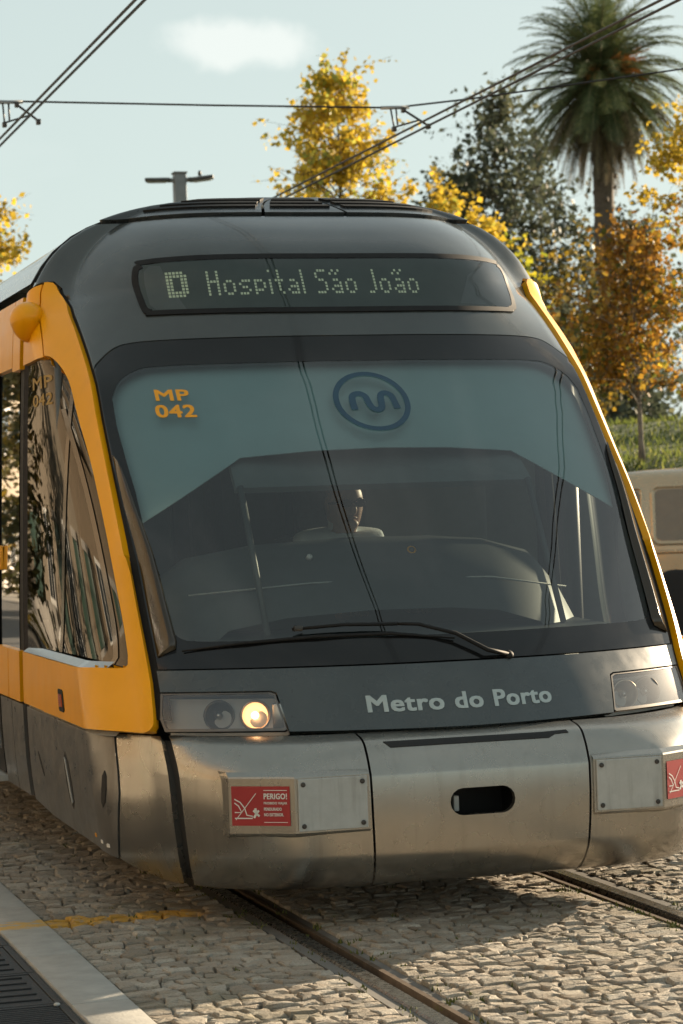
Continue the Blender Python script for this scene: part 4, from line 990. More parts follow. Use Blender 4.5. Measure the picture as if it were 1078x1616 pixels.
M_side = mat('pavement_dark', (.06, .058, .055), .9, var=.2, scale=6, bump=.5, bscale=60)
o = sheet('pavement', -9.5, -2.16, -60, 60, .0, M_side)
o = sheet('gutter_bed', -2.16, -1.772, -60, 60, -.035, M_side)
yy = -1.62
for i, L in enumerate((.60, .60, .60, .60)):
    gr = tag(empty('drain_grate', (-1.965, yy+L/2, 0)), labels[i], 'drain grate', 'iron drain covers along the kerb')
    y0 = -L/2+.004; y1 = L/2-.004; xw = .185
    for (cx, cy, dx, dy) in ((-xw+.0125, 0, .025, y1-y0), (xw-.0125, 0, .025, y1-y0), (0, y0+.0125, 2*xw-.05, .025), (0, y1-.0125, 2*xw-.05, .025)):
        bm = bmesh.new(); bx(bm, (cx, cy, -.012), (dx, dy, .026), None, .003); bm_obj('grate_frame', bm, M_iron, gr)
    if i == 0:
        k = int((y1-y0-.05)/.030)
        for q in range(k):
            bm = bmesh.new(); bx(bm, (0, y0+.04+q*.030, -.012), (2*xw-.052, .017, .022), None, .003); bm_obj('slat', bm, M_iron, gr)
        for xx in (-.10, 0, .10): 
            bm = bmesh.new(); bx(bm, (xx, 0, -.016), (.014, y1-y0-.052, .020)); bm_obj('cross_bar', bm, M_iron, gr)
        for xx in (-xw+.03, xw-.03):
            for y2 in (y0+.03, y1-.03): lathe('bolt', [(.011, 0), (.011, .006), (.006, .009), (.001, .008)], (xx, y2, 0), (0, 0, 1), M_plate, gr, 10)
    else:
        bm = bmesh.new(); bx(bm, (0, 0, -.012), (2*xw-.054, y1-y0-.054, .02), None, .003); bm_obj('cover_slab', bm, M_iron, gr)
        for q in range(5): box_obj('tread_bar', (0, y0+.09+q*.105, .0), (2*xw-.12, .012, .006), M_iron, gr, None, .002)
    yy += L
# ------------------------------------------------------------------ overhead line
M_wire = mat('wire_copper_dark', (.03, .028, .026), .5, metal=.5)
M_steel = mat('galvanised_steel', (.28, .29, .29), .45, metal=.6, var=.1)
WL = {}
for nm, x, z, lab in (('contact_wire', .205, 4.90, 'lower of the paired wires crossing the top left corner'), ('contact_wire', .150, 4.905, 'upper of the paired wires crossing the top left corner'), ('contact_wire', 3.69, 4.885, 'lower of the paired wires rising to the top right corner'), ('contact_wire', 3.60, 4.90, 'upper of the paired wires rising to the top right corner')):
    V, Fc = tube_data([(0, yv, .0) for yv in range(-60, 71, 5)], .0105, 8)
    o = mesh_obj(nm, V, Fc, M_wire, None, True); o.location = (x, 0, z); tag(o, lab, 'wire', 'overhead contact wires')
sp = [(-7.6, 11.6, 5.30), (.07, 11.6, 5.128), (.257, 11.6, 5.128), (1.9, 11.6, 5.118), (3.533, 11.6, 5.118), (4.24, 11.6, 5.205), (6.32, 11.6, 5.51), (12.5, 11.6, 6.5)]
o = tube('span_wire', sp, .0085, M_wire, None, 6); tag(o, 'thin span wire running across the sky from left to right', 'wire')
def hanger(x, lab):
    h = tag(empty('wire_hanger', (x, 11.6, 4.9)), lab, 'wire bracket', 'brackets holding the contact wires')
    tube('clamp_bar', [(-.16, 0, .215), (.10, 0, .225)], .016, M_steel, h, 8)
    tube('drop_rod', [(-.07, 0, .215), (-.075, -.1, .03)], .008, M_wire, h, 6); tube('drop_rod', [(-.02, 0, .22), (-.025, -.05, .06)], .008, M_wire, h, 6)
    tube('steady_arm', [(.05, 0, .20), (.16, -.2, .06), (.18, -.28, .02)], .011, M_wire, h, 6)
    tube('steady_arm', [(-.075, -.1, .03), (.12, -.24, .075), (.18, -.28, .02)], .008, M_wire, h, 6)
    for p in ((-.075, -.1, .015), (.18, -.28, .012), (.05, 0, .2)):
        box_obj('wire_clamp', p, (.035, .06, .045), M_bolt, h, None, .006)
hanger(3.58, 'bracket hanging the right wires from the span wire, above the yellow tree')
hanger(.16, 'bracket hanging the left wires from the span wire at the left picture edge')
# ------------------------------------------------------------------ lamp post behind the tram
M_post = mat('post_grey', (.20, .21, .205), .5, metal=.3, var=.1); M_lumin = mat('luminaire_dark', (.06, .065, .062), .5)
LPST = tag(empty('street_lamp', (6.0, 30.9, 0)), 'grey lamp post with two flat lamp heads above the tram roof', 'street lamp')
box_obj('post', (0, 0, 3.62), (.20, .20, 7.24), M_post, LPST, None, .02); box_obj('base_plate', (0, 0, .02), (.5, .5, .04), M_post, LPST, None, .01); box_obj('post_cap', (0, 0, 7.255), (.23, .23, .03), M_post, LPST, None, .008)
ax = Vector((.955, -.28, .0)); rz = math.atan2(-.28, .955)
for sg, tilt in ((1, .10), (-1, .02)):
    R_ = Matrix.Rotation(rz, 3, 'Z') @ Matrix.Rotation(-sg*tilt, 3, 'Y')
    hd = box_obj('lamp_head', ax*sg*.36+Vector((0, 0, 7.15+.03*tilt)), (.42, .22, .06), M_lumin, LPST, R_, .02)
    box_obj('lamp_arm', ax*sg*.13+Vector((0, 0, 7.14)), (.16, .07, .07), M_post, LPST, R_, .01)
    box_obj('lamp_diffuser', ax*sg*.38+Vector((0, 0, 7.115+.02*tilt)), (.30, .16, .012), M_plate, hd, R_, .004)
lathe('sensor', [(.03, 0), (.03, .06), (.015, .085), (.001, .09)], ax*.34+Vector((0, 0, 7.20)), (0, 0, 1), M_lumin, LPST, 10)
# ------------------------------------------------------------------ parked van
M_van = mat('van_beige_paint', (.52, .40, .25), .25, metal=.35, coat=.6, var=.04, rvar=.04); M_tyre = mat('tyre', (.015, .015, .015), .8); M_rim = mat('rim_grey', (.25, .25, .25), .35, metal=.8)
M_vglass = mat('van_glass', (.02, .022, .024), .06, var=.1); M_vwin = mat('van_pane_tan_reflection', (.20, .145, .085), .08, var=.1, coat=.5); M_taill = mat('tail_lamp_red', (.35, .02, .015), .2, coat=.5)  # tan pane colour holds the warm ground's reflection
vx = Vector((9.13, 18.49, -.03)); VAN = tag(empty('van', vx, -.395), 'pale beige panel van parked beyond the tram at the right edge', 'van')
# local: +x = nose (to the right), side towards the camera at y = -.95; rear wheel centre at x = 0
def van_half(z):    # half width by height
    return interp([(.18, .90), (.45, .95), (1.0, .95), (1.55, .88), (1.88, .80), (1.97, .66)], z)
prof = [(-.88, .30), (-.90, .60), (-.89, 1.0), (-.85, 1.5), (-.78, 1.86), (-.66, 1.955), (-.1, 1.985), (.55, 2.0), (1.6, 2.0), (2.35, 1.96), (2.75, 1.80), (3.35, 1.28), (3.75, 1.08), (3.95, .85), (4.0, .55), (3.95, .30)]
def van_body():
    zs = [.22, .30, .45, .60, .75, .9, 1.02, 1.1, 1.3, 1.5, 1.62, 1.74, 1.84, 1.90, 1.95, 1.98, 2.0]
    pr = prof
    def xr(z): # rear and front x at height z
        a = interp([(.2, -.86), (.3, -.89), (.6, -.90), (1.0, -.89), (1.5, -.85), (1.86, -.78), (1.95, -.66), (1.98, -.35), (2.0, .2)], z)
        f_x = interp([(.2, 3.90), (.3, 3.95), (.55, 4.0), (.85, 3.95), (1.08, 3.75), (1.28, 3.35), (1.8, 2.75), (1.96, 2.35), (1.98, 2.1), (2.0, 1.6)], z)
        return a, f_x
    V, Fc = [], []; nseg = 40
    for z in zs:
        a, f_x = xr(z); w = interp([(.2, .90), (.45, .95), (1.0, .95), (1.5, .89), (1.84, .82), (1.95, .70), (1.98, .58), (2.0, .3)], z)
        cx = (a+f_x)/2; hx = (f_x-a)/2
        for k in range(nseg):
            t = 2*math.pi*k/nseg; c, s = math.cos(t), math.sin(t); e = .22
            V.append((cx+hx*math.copysign(abs(c)**e, c), w*math.copysign(abs(s)**e, s), z))
    for i in range(len(zs)-1):
        for k in range(nseg): Fc.append((i*nseg+k, i*nseg+(k+1) % nseg, (i+1)*nseg+(k+1) % nseg, (i+1)*nseg+k))
    Fc.append(tuple(range((len(zs)-1)*nseg, len(zs)*nseg))); Fc.append(tuple(range(nseg))[::-1])
    return mesh_obj('body', V, Fc, M_van, VAN, True)
vb = van_body()
def van_skin(x, z, side, off=.006):
    w = interp([(.2, .90), (.45, .95), (1.0, .95), (1.5, .89), (1.84, .82), (1.95, .70)], z); return Vector((x, side*(w+off), z))
def rr_poly(x0, x1, z0, z1, r, n=4):
    P = []
    for cx, cz, a0 in ((x1-r, z0+r, -90), (x1-r, z1-r, 0), (x0+r, z1-r, 90), (x0+r, z0+r, 180)):
        for k in range(n+1): a = math.radians(a0+90*k/n); P.append((cx+r*math.cos(a), cz+r*math.sin(a)))
    return P
def van_panel(name, x0, x1, z0, z1, r, side, m_, off, ringw=0., parent=VAN):
    P = rr_poly(x0, x1, z0, z1, r)
    if ringw:
        Q = rr_poly(x0+ringw, x1-ringw, z0+ringw, z1-ringw, max(.01, r-ringw)); k = len(P)
        V = [van_skin(x, z, side, off) for x, z in P]+[van_skin(x, z, side, off+.012) for x, z in [((a[0]+b[0])/2, (a[1]+b[1])/2) for a, b in zip(P, Q)]]+[van_skin(x, z, side, off) for x, z in Q]
        Fc = [(i, (i+1) % k, (i+1) % k+k, i+k) for i in range(k)]+[(i+k, (i+1) % k+k, (i+1) % k+2*k, i+2*k) for i in range(k)]
    else:
        zs = sorted({z for _, z in P}); V = [van_skin(x, z, side, off) for x, z in P]; Fc = [tuple(range(len(P)))]
    return mesh_obj(name, V, Fc, m_, parent)
for side in (-1, 1):
    van_panel('side_panel_frame', -.28, 1.15, 1.08, 1.80, .10, side, M_van, .004, .05)
    van_panel('side_panel_frame', -.74, -.36, 1.08, 1.78, .06, side, M_van, .004, .035)
    van_panel('side_panel_frame', 1.25, 2.3, 1.08, 1.80, .10, side, M_van, .004, .05)
    for a_, b_2 in ((-.22, 1.09), (-.70, -.40), (1.31, 2.24)): van_panel('side_window', a_, b_2, 1.14, 1.74, .06, side, M_vwin, .007)
    van_panel('cab_window', 2.42, 3.05, 1.12, 1.62, .08, side, M_vglass, .008)
    for z0, z1 in ((.98, 1.03), (.56, .62)):
        V, Fc = tube_data([van_skin(x, (z0+z1)/2, side, .0) for x in (-.84, 0 if z0 > .7 else -.45)] if z0 < .7 else [van_skin(x, (z0+z1)/2, side, 0) for x in (-.84, 1, 2.4, 3.3)], .022, 8); mesh_obj('rub_strip', V, Fc, M_van, VAN, True)
    V, Fc = tube_data([van_skin(x, .58, side, 0) for x in (.46, 1.5, 2.55)], .022, 8); mesh_obj('rub_strip', V, Fc, M_van, VAN, True)
    for wx in (0., 3.0):
        lathe('wheel_arch', [(.40, -.12), (.40, .012), (.36, .016), (.001, .014)], (wx, side*.945, .40), (0, side, 0), M_dark, VAN, 28)
        wh = lathe('wheel', [(.20, -.10), (.315, -.10), (.335, -.07), (.335, .05), (.315, .075), (.215, .070), (.20, .05)], (wx, side*.885, .335), (0, side, 0), M_tyre, VAN, 28)
        lathe('rim', [(.205, .02), (.205, .060), (.17, .045), (.09, .040), (.07, .062), (.05, .066), (.001, .066)], (wx, side*.885, .335), (0, side, 0), M_rim, wh, 20)
    box_obj('tail_lamp', (-.87, side*.80, 1.05), (.06, .12, .55), M_taill, VAN, None, .015)
    box_obj('door_mirror', (2.95, side*1.03, 1.22), (.12, .16, .22), M_dark, VAN, None, .03)
    box_obj('door_handle', (1.3, side*.965, .98), (.16, .02, .04), M_dark, VAN, None, .006)
box_obj('rear_bumper', (-.90, 0, .42), (.14, 1.76, .22), M_dark, VAN, None, .03); box_obj('front_bumper', (3.97, 0, .42), (.16, 1.70, .26), M_dark, VAN, None, .04)
mesh_obj('windscreen', [(2.82, -.74, 1.76), (3.36, -.80, 1.30), (3.36, .80, 1.30), (2.82, .74, 1.76)], [(0, 1, 2, 3)], M_vglass, VAN)
box_obj('roof_vent', (.75, -.25, 2.02), (1.1, .9, .07), M_van, VAN, None, .03)
# ------------------------------------------------------------------ grass bank behind the road
M_grass = mat('grass_bank', (.075, .105, .028), .95, var=.35, scale=1.3, bump=.9, bscale=14, second=(.035, .055, .015))
bank_o = Vector((10.3, 22.8, 0)); bdir = Vector((.90, -.43, 0)).normalized(); bnrm = Vector((.43, .90, 0))
V, Fc = [], []; nu, nv = 70, 26; rb = random.Random(3)
def bank_h(u, v):  # v metres uphill
    w_ = v+3.; t = min(1, max(0, w_/14.)); return 3.05*(t+.12*math.sin(math.pi*t)**2)+.01*max(0, v-11)+.10*math.sin(u*.4)+.05*math.sin(v*1.3+u*.23)-.05
for j in range(nv):
    for i in range(nu):
        u = -14+64*i/(nu-1); v = -3.2+75*(j/(nv-1))**1.6; p = bank_o+bdir*u+bnrm*v; V.append((p.x, p.y, (bank_h(u, v) if v > -3 else -.04)-.03+rb.uniform(-.02, .02)))
for j in range(nv-1):
    for i in range(nu-1): Fc.append((j*nu+i, j*nu+i+1, (j+1)*nu+i+1, (j+1)*nu+i))
o = mesh_obj('grass_bank', V, Fc, M_grass, None, True); o['kind'] = 'structure'
def bank_z(p):
    d = Vector((p[0], p[1], 0))-bank_o; return bank_h(d.dot(bdir), d.dot(bnrm)) if d.dot(bnrm) > -3 else -.05
def leaf_mat(name, stops, trans=.45, rough=.6):
    m = bpy.data.materials.new(name); m.use_nodes = True; n, l = m.node_tree.nodes, m.node_tree.links; n.clear()
    o = n.new('ShaderNodeOutputMaterial'); a = n.new('ShaderNodeAttribute'); a.attribute_name = 'tone'; r = n.new('ShaderNodeValToRGB')
    el = r.color_ramp.elements
    while len(el) < len(stops): el.new(.5)
    for e, (p, c) in zip(el, stops): e.position = p; e.color = (*c, 1)
    d = n.new('ShaderNodeBsdfDiffuse'); t = n.new('ShaderNodeBsdfTranslucent'); g = n.new('ShaderNodeBsdfGlossy'); g.inputs['Roughness'].default_value = .45; g.inputs['Color'].default_value = (.5, .5, .5, 1)
    mx = n.new('ShaderNodeMixShader'); mx.inputs[0].default_value = trans; m2 = n.new('ShaderNodeMixShader'); m2.inputs[0].default_value = .05
    l.new(a.outputs['Fac'], r.inputs[0]); l.new(r.outputs[0], d.inputs[0]); l.new(r.outputs[0], t.inputs[0]); l.new(d.outputs[0], mx.inputs[1]); l.new(t.outputs[0], mx.inputs[2]); l.new(mx.outputs[0], m2.inputs[1]); l.new(g.outputs[0], m2.inputs[2]); l.new(m2.outputs[0], o.inputs[0])
    return m
L_blade = leaf_mat('grass_blade_leaf', [(0, (.07, .09, .02)), (.5, (.14, .18, .04)), (1, (.26, .26, .07))], .5)
# grass blades on the bank
gv, gf = [], []
for _ in range(26000):
    u, v = rb.uniform(-9, 9), rb.uniform(-2.8, 13); p = bank_o+bdir*u+bnrm*v; z = bank_h(u, v)-.03
    h = rb.uniform(.05, .16); a = rb.uniform(0, 3.14); w = .022; k = len(gv)
    gv += [(p.x-w*math.cos(a), p.y-w*math.sin(a), z), (p.x+w*math.cos(a), p.y+w*math.sin(a), z), (p.x+rb.gauss(0, .04), p.y+rb.gauss(0, .04), z+h)]; gf.append((k, k+1, k+2))
o = mesh_obj('grass', gv, gf, L_blade); o.data.attributes.new('tone', 'FLOAT', 'FACE').data.foreach_set('value', [min(1, max(0, rb.gauss(.5, .25))) for _ in gf]); tag(o, 'green grass on the bank behind the van', 'grass', None, 'stuff')
# ------------------------------------------------------------------ trees
M_bark = mat('bark_brown', (.10, .075, .055), .9, var=.3, scale=8, bump=.6, bscale=30); M_barkpale = mat('bark_grey', (.20, .17, .14), .9, var=.25, scale=8, bump=.5, bscale=30)
L_gold = leaf_mat('leaves_gold', [(0, (.28, .22, .03)), (.35, (.50, .35, .03)), (.8, (.68, .49, .06)), (1, (.34, .36, .07))], .5)
L_orange = leaf_mat('leaves_orange', [(0, (.07, .055, .02)), (.3, (.19, .105, .02)), (.6, (.36, .17, .025)), (.85, (.48, .28, .03)), (1, (.12, .13, .025))], .45)
L_mixed = leaf_mat('leaves_brown_green', [(0, (.05, .055, .02)), (.5, (.12, .10, .03)), (.8, (.34, .22, .03)), (1, (.40, .28, .03))], .4)
L_dark = leaf_mat('leaves_dark_green', [(0, (.055, .068, .046)), (.6, (.10, .115, .072)), (1, (.18, .18, .10))], .38)
L_lime = leaf_mat('leaves_lime', [(0, (.14, .17, .02)), (.6, (.32, .33, .03)), (1, (.50, .42, .03))], .5)
def build_tree(name, label, loc, height, base, rad, nclump, per, leaf, lm, bark, seed, trunk_r, group=None, spread=.55, skew=(0, 0), top_pow=1., lean=(0, 0), tone=(.5, .28), cone=False):
    """trunk + limbs to leaf clumps; crown from base to height with radius rad; uneven outline"""
    r = random.Random(seed); T = tag(empty(name, loc), label, 'tree', group); ch = []; clumps = []; twigs = []
    def axis(z): t = z/height; return Vector((lean[0]*t+.25*trunk_r*math.sin(z*1.3), lean[1]*t+.25*trunk_r*math.cos(z*1.1), z))
    top = height*.94
    ch.append(tube_data([axis(top*i/9) for i in range(10)], [trunk_r*(1-.9*i/9)*(1.35 if i == 0 else 1) for i in range(10)], 8))
    for _ in range(nclump):
        t = r.random()**.85; z = base+(height-base)*t
        prof_ = (math.sin(math.pi*min(1, .12+.88*(t**top_pow)))**.6) if not cone else (min(1, t*6+.35)*(1-t)**.75+.06)
        R = rad*prof_*r.uniform(.25, 1.0)**.6; a = r.uniform(0, 6.283); lump = 1+.25*math.sin(3*a+seed)+.15*math.sin(5*a+z)
        c = axis(z)+Vector((R*lump*math.cos(a)+skew[0]*t, R*lump*math.sin(a)+skew[1]*t, r.gauss(0, .2)))
        clumps.append(c)
        z0 = max(base*.75, z-R*r.uniform(.5, 1.0)); s = axis(min(z0, top)); mid = s.lerp(c, .55)+Vector((r.gauss(0, .12), r.gauss(0, .12), .12*R+r.gauss(0, .1)))
        k = trunk_r*(.10+.22*(1-t)); ch.append(tube_data([s, s.lerp(mid, .5)+Vector((0, 0, .04)), mid, c], [k, k*.8, k*.5, k*.18], 5, False))
        tw = []
        for q in range(6):
            b0 = mid.lerp(c, r.uniform(.3, 1.)); e = c+Vector((r.gauss(0, spread*1.15), r.gauss(0, spread*1.15), r.gauss(.08, spread*.85))); bend = (b0+e)/2+Vector((r.gauss(0, spread*.15), r.gauss(0, spread*.15), r.gauss(.05, spread*.15)))
            ch.append(tube_data([b0, bend, e], [k*.28, k*.2, k*.10], 4, False)); tw.append((b0, bend, e))
        twigs.append(tw)
    joined('trunk', ch, bark, T, True)
    V, Fc, tn = [], [], []
    for c, tw in zip(clumps, twigs):
        ct = r.gauss(tone[0], tone[1]*.6); dens = r.uniform(.45, 1.5)
        for _ in range(int(per*dens)):
            b0, bend, e = r.choice(tw); t = r.random()**.65; p = (b0.lerp(bend, t*2) if t < .5 else bend.lerp(e, t*2-1)); d = Vector((r.gauss(0, 1), r.gauss(0, 1), r.gauss(-.35, .8))).normalized(); p = p+d*leaf*abs(r.gauss(.3, .5))+Vector((r.gauss(0, leaf*.5), r.gauss(0, leaf*.5), r.gauss(0, leaf*.5)))
            q = d.cross(Vector((r.gauss(0, 1), r.gauss(0, 1), r.gauss(0, 1)))).normalized(); L = leaf*r.choice((.55, .8, 1., 1.15, 1.5)); w = L*r.uniform(.30, .52); k = len(V)
            V += [p, p+d*L*.40+q*w, p+d*L+q*w*.2, p+d*L*.5-q*w]; Fc.append((k, k+1, k+2, k+3)); tn.append(min(1, max(0, ct+r.gauss(0, tone[1]*.7))))
    o = mesh_obj('crown', V, Fc, lm, T); at = o.data.attributes.new('tone', 'FLOAT', 'FACE'); at.data.foreach_set('value', tn)
    return T
def at_px(px, py, depth):
    d = f_ + r_*((px-539)/3912) - u_*((py-808)/3912); return CAMLOC+d*depth
def foot(px, depth, z=0.):
    p = at_px(px, 800, depth); return Vector((p.x, p.y, z))
build_tree('maple_tree', 'golden autumn tree rising behind the tram roof, nearest the wire bracket', foot(566, 62), 12.5, 4.4, 2.9, 74, 135, .135, L_gold, M_bark, 8, .16, 'autumn trees', .40, (-.1, 0), 1., (-.25, 0), (.6, .3), True)
build_tree('maple_tree', 'lower golden tree behind the right end of the tram roof', foot(716, 66), 9.5, 4.0, 2.0, 40, 170, .135, L_gold, M_bark, 15, .16, 'autumn trees', .42, (0, 0), 1.2, (0, 0), (.6, .3))
build_tree('maple_tree', 'golden tree at the left picture edge above the tram', foot(2, 58), 9.0, 3.5, 1.5, 30, 130, .13, L_gold, M_bark, 25, .15, 'autumn trees', .40, (0, 0), 1., (0, 0), (.55, .3))
build_tree('maple_tree', 'small lime-green tree between the golden and dark trees', foot(800, 70), 8.6, 3.6, 1.0, 26, 90, .19, L_lime, M_bark, 35, .10, None, .38, (0, 0), 1., (0, 0), (.6, .3))
p = foot(1016, 40); p.z = bank_z(p)
build_tree('maple_tree', 'orange-brown young tree with a slim straight trunk on the grass bank', p, 3.5, 1.2, 1.12, 60, 100, .085, L_orange, M_barkpale, 45, .052, 'autumn trees', .28, (.12, 0), .8, (-.1, 0), (.66, .30))
p = foot(1142, 43); p.z = bank_z(p)
build_tree('maple_tree', 'taller yellow tree reaching in from the right edge under the palm', p, 5.6, 1.9, 1.05, 46, 110, .10, L_gold, M_bark, 55, .07, 'autumn trees', .30, (-.2, 0), 1., (0, 0), (.55, .32))
p = foot(925, 52); p.z = 1.6
build_tree('maple_tree', 'brownish thinning tree behind the tram\'s right shoulder', p, 5.2, 1.3, 1.25, 40, 70, .12, L_mixed, M_bark, 65, .07, None, .34, (0, 0), .9, (0, 0), (.5, .3))
for i, (px, dep, h, rd, sd, lab) in enumerate(((742, 120, 17.6, 3.1, 71, 'thin dark tree at the left of the dark wood, behind the golden trees'), (800, 118, 21.0, 2.7, 72, 'tallest dark sparse tree, left of the palm'), (868, 122, 19.0, 3.0, 73, 'dark sparse tree standing just left of the palm trunk'), (1010, 125, 15.5, 3.2, 74, 'dark tree behind the palm\'s right side'))):
    build_tree('gum_tree', lab, foot(px, dep), h, 3.5, rd, 92, 60, .27, L_dark, M_bark, sd, .20, 'tall dark trees', .85, (0, 0), 1., (0, 0), (.45, .3))
# hedge mass under the dark trees, so the wood reads dense low down
for px, dep, h, rd, sd, lab in ((905, 112, 9.8, 3.2, 81, 'dense dark bushy tree low between the palm and the tram'), (980, 100, 7.5, 2.6, 82, 'dense dark bushy tree below the palm, right of its trunk')):
    build_tree('holm_oak', lab, foot(px, dep), h, 1.2, rd, 55, 70, .30, L_dark, M_bark, sd, .22, None, .7, (0, 0), .8, (0, 0), (.35, .3))
# ------------------------------------------------------------------ palm
M_frond = leaf_mat('palm_leaflets', [(0, (.065, .088, .042)), (.55, (.13, .165, .07)), (1, (.24, .25, .10))], .38); M_thatch = leaf_mat('palm_dead_leaves', [(0, (.075, .062, .038)), (.6, (.15, .12, .07)), (1, (.26, .20, .115))], .3)  # leaf tones lightened in place of distance haze
M_rachis = mat('palm_stalk', (.16, .14, .06), .7, var=.2); M_fruit = mat('palm_fruit_orange', (.55, .27, .08), .7, var=.2)
def palm():
    dep = 104.; c = at_px(948, 128, dep); T = tag(empty('palm_tree', (c.x, c.y, 0)), 'tall palm with arching fronds and a shaggy hanging skirt', 'tree')
    H = c.z; r = random.Random(99)
    pts = [(.10*math.sin(i*.5)+.18*(1-i/14), 0, H*i/14) for i in range(15)]
    joined('trunk', [tube_data(pts, [.52-.14*(i/14)+.02*(i % 2) for i in range(15)], 14)]+[tube_data([(.18*(1-z/H)+.45*math.cos(a), .45*math.sin(a), z), (.18*(1-z/H)+.52*math.cos(a), .52*math.sin(a), z+.16)], [.10, .05], 4) for z, a in [(k*.17, k*2.4) for k in range(int(H/.17))]], M_bark, T, True)
    V, Fc, tn, VR, FR = [], [], [], [], []; VD, FD, tD = [], [], []
    def frond(a, el, L, droop, dead=False):
        pts = []; p = Vector((0, 0, H+.1*math.sin(el))); d = Vector((math.cos(a)*math.cos(el), math.sin(a)*math.cos(el), math.sin(el)))
        st = L/14
        for i in range(15):
            pts.append(p.copy()); p = p+d*st; d = (d+Vector((0, 0, -droop*(.3+i/14)/14*2))).normalized()
        v, f = tube_data(pts, [.05*(1-.9*i/14) for i in range(15)], 4, False)
        k = len(VR); VR.extend(v); FR.extend([tuple(i+k for i in q) for q in f])
        TV, TF, TN = (VD, FD, tD) if dead else (V, Fc, tn); ft = r.gauss(.45, .2)
        for i in range(2, 44):
            t = i/44*13.9; j = int(t); q = pts[j].lerp(pts[min(14, j+1)], t-j); tg = (pts[min(14, j+1)]-pts[j]).normalized(); side = tg.cross(Vector((0, 0, 1)));
            side = side.normalized() if side.length > .05 else Vector((-math.sin(a), math.cos(a), 0)); up = side.cross(tg)
            for sg in (1, -1):
                ll = (.62*math.sin(math.pi*min(1, (i+3)/47))**.6+.08)*r.uniform(.8, 1.15)*(.75 if dead else 1.)
                dd = (side*sg*.75+tg*.65+up*r.uniform(.05, .35)+Vector((0, 0, -.25-(.35 if dead else 0)))).normalized(); w = tg*.034; e = q+dd*ll; kk = len(TV)
                TV.extend([q-w, q+w, e+w*.3+Vector((0, 0, -.05*ll)), e-w*.3+Vector((0, 0, -.05*ll))]); TF.append((kk, kk+1, kk+2, kk+3)); TN.append(min(1, max(0, ft+r.gauss(0, .15))))
    for i in range(175):
        t = i/174; frond(i*2.39996+r.gauss(0, .1), math.radians(82-118*t**.9+r.gauss(0, 5)), r.uniform(4.2, 5.0)*(1-.08*t), .55+.50*(1-t)*r.uniform(.7, 1.2)+.15)
    for i in range(115):
        frond(i*2.39996+r.gauss(0, .15), math.radians(-18-62*r.random()), r.uniform(3.3, 4.9), .75, True)
    joined('rachis', [(VR, FR)], M_rachis, T, True)
    o = mesh_obj('crown', V, Fc, M_frond, T); o.data.attributes.new('tone', 'FLOAT', 'FACE').data.foreach_set('value', tn)
    o = mesh_obj('dead_skirt', VD, FD, M_thatch, T); o.data.attributes.new('tone', 'FLOAT', 'FACE').data.foreach_set('value', tD)
    for a, dz_ in ((-.6, .2), (-1.5, .35), (-2.3, .1), (.1, .3), (-1.0, .6)):
        ch = []
        for k in range(40):
            b = Vector((math.cos(a), math.sin(a), 0)); e = b*r.uniform(.9, 1.9)+Vector((r.gauss(0, .22), r.gauss(0, .22), dz_+r.gauss(.1, .28)+H)); ch.append(tube_data([(b.x*.3, b.y*.3, H+.2), ((b.x*.3+e.x)/2, (b.y*.3+e.y)/2, (H+.2+e.z)/2+.25), e], [.02, .016, .03], 4, False))
        joined('fruit_cluster', ch, M_fruit, T)
palm()
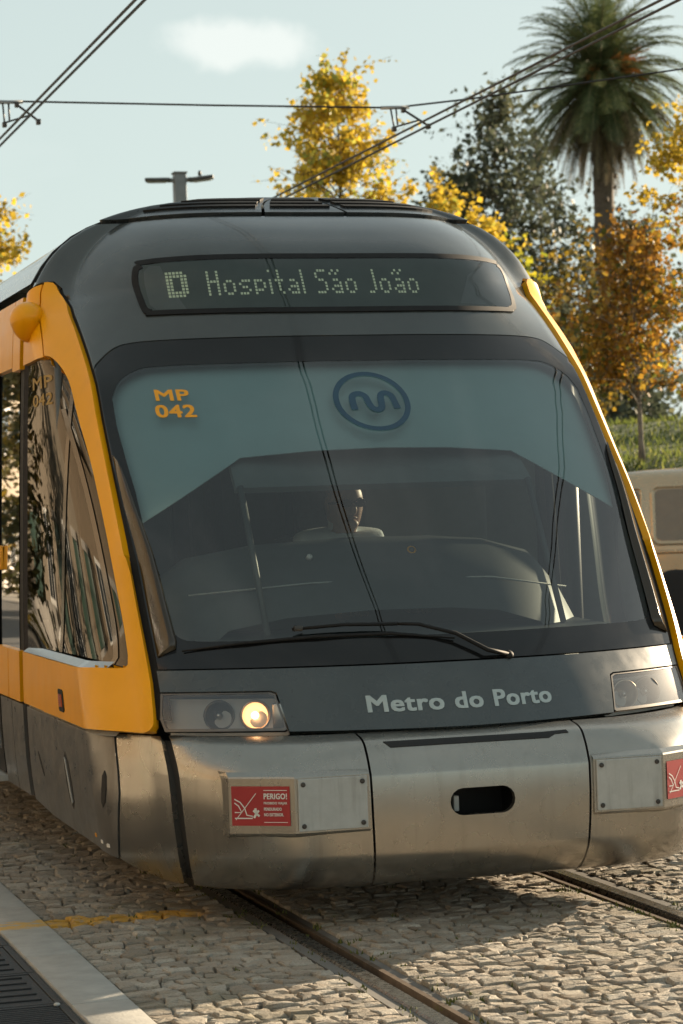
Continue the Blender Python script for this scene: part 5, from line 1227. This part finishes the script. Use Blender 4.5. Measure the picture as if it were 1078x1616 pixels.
# ------------------------------------------------------------------ houses across the street on the left: what the side glass mirrors
M_stucco = mat('ochre_stucco', (.21, .155, .10), .85, var=.10, scale=1.5, bump=.3, bscale=30); M_stone = mat('granite_trim', (.36, .33, .29), .8, var=.12); M_stucco2 = mat('cream_stucco', (.25, .205, .15), .85, var=.10, scale=1.5, bump=.3, bscale=30)
M_tile = mat('roof_tile', (.30, .12, .06), .8, var=.2, scale=4); M_hglass = mat('house_glass', (.03, .035, .04), .08, var=.1); M_doorp = mat('door_green', (.03, .07, .05), .4)
def house(y0, y1, h, m_, lab, nwin):
    T = tag(empty('house', (-11.5, (y0+y1)/2, 0)), lab, 'house', 'street houses opposite the tram'); L = y1-y0
    box_obj('wall', (-3, 0, h/2), (6, L-.02, h), m_, T, None, 0); box_obj('cornice', (.08, 0, h-.12), (.36, L-.04, .24), M_stone, T, None, .02); box_obj('plinth', (.04, 0, .35), (.12, L-.04, .7), M_stone, T, None, .02)
    slab('roof', [(.3, -L/2, h+.02), (.3, L/2, h+.02), (-3, L/2, h+1.5), (-3, -L/2, h+1.5)], .12, M_tile, T)
    st = int(h//3)
    for f in range(st):
        for k in range(nwin):
            yc = -L/2+L*(k+.5)/nwin; z0 = .75+f*3.05 if f else .0
            if f == 0 and k % 2 == 0:
                d = box_obj('door', (.03, yc, 1.15), (.12, 1.0, 2.3), M_doorp, T, None, .01); box_obj('door_frame', (.05, yc, 2.4), (.18, 1.3, .18), M_stone, d, None, .01); continue
            w = box_obj('window', (.05, yc, z0+1.55 if f else 1.6), (.14, 1.15, 1.7), M_white, T, None, .01)
            for sg in (-1, 1): box_obj('pane', (.10, yc+sg*.26, (z0+1.55 if f else 1.6)), (.06, .44, 1.5), M_hglass, w, None, .005)
            box_obj('sill', (.12, yc, (z0+.66 if f else .72)), (.30, 1.4, .10), M_stone, w, None, .01)
house(-14.0, -4.5, 7.2, M_stucco2, 'cream house across the street, mirrored in the tram\'s front corner', 4)
house(-4.5, 4.0, 9.6, M_stucco, 'ochre house across the street, mirrored in the cab side window', 4)
house(4.0, 13.0, 7.6, M_stucco2, 'cream house farther up the street, mirrored in the rear side windows', 4)
house(13.0, 24.0, 9.8, M_stucco, 'ochre house at the far end of the street row, opposite the tram', 5)
house(24.0, 36.0, 8.4, M_stucco2, 'cream house past the ochre row, opposite the tram\'s rear', 5)
house(36.0, 52.0, 10.2, M_stucco, 'ochre house far up the street on the left', 6)
house(52.0, 72.0, 9.4, M_stucco2, 'cream house at the far end of the street on the left', 7)
for yv, sd, lab in ((30., 91, 'unseen dark tree added on the left pavement for the side-glass reflection, nearest the camera'), (41., 92, 'unseen dark tree added on the left pavement for the side-glass reflection, second one'), (54., 93, 'unseen dark tree added on the left pavement for the side-glass reflection, farthest one')):  # unseen, put in to darken what the side glass mirrors
    build_tree('reflection_tree', lab, Vector((-8.6, yv, 0)), 6.5, .5, 2.3, 60, 130, .14, L_mixed, M_bark, sd, .12, 'unseen trees added for dark side-glass reflections', .5, (0, 0), .9, (0, 0), (.3, .25))
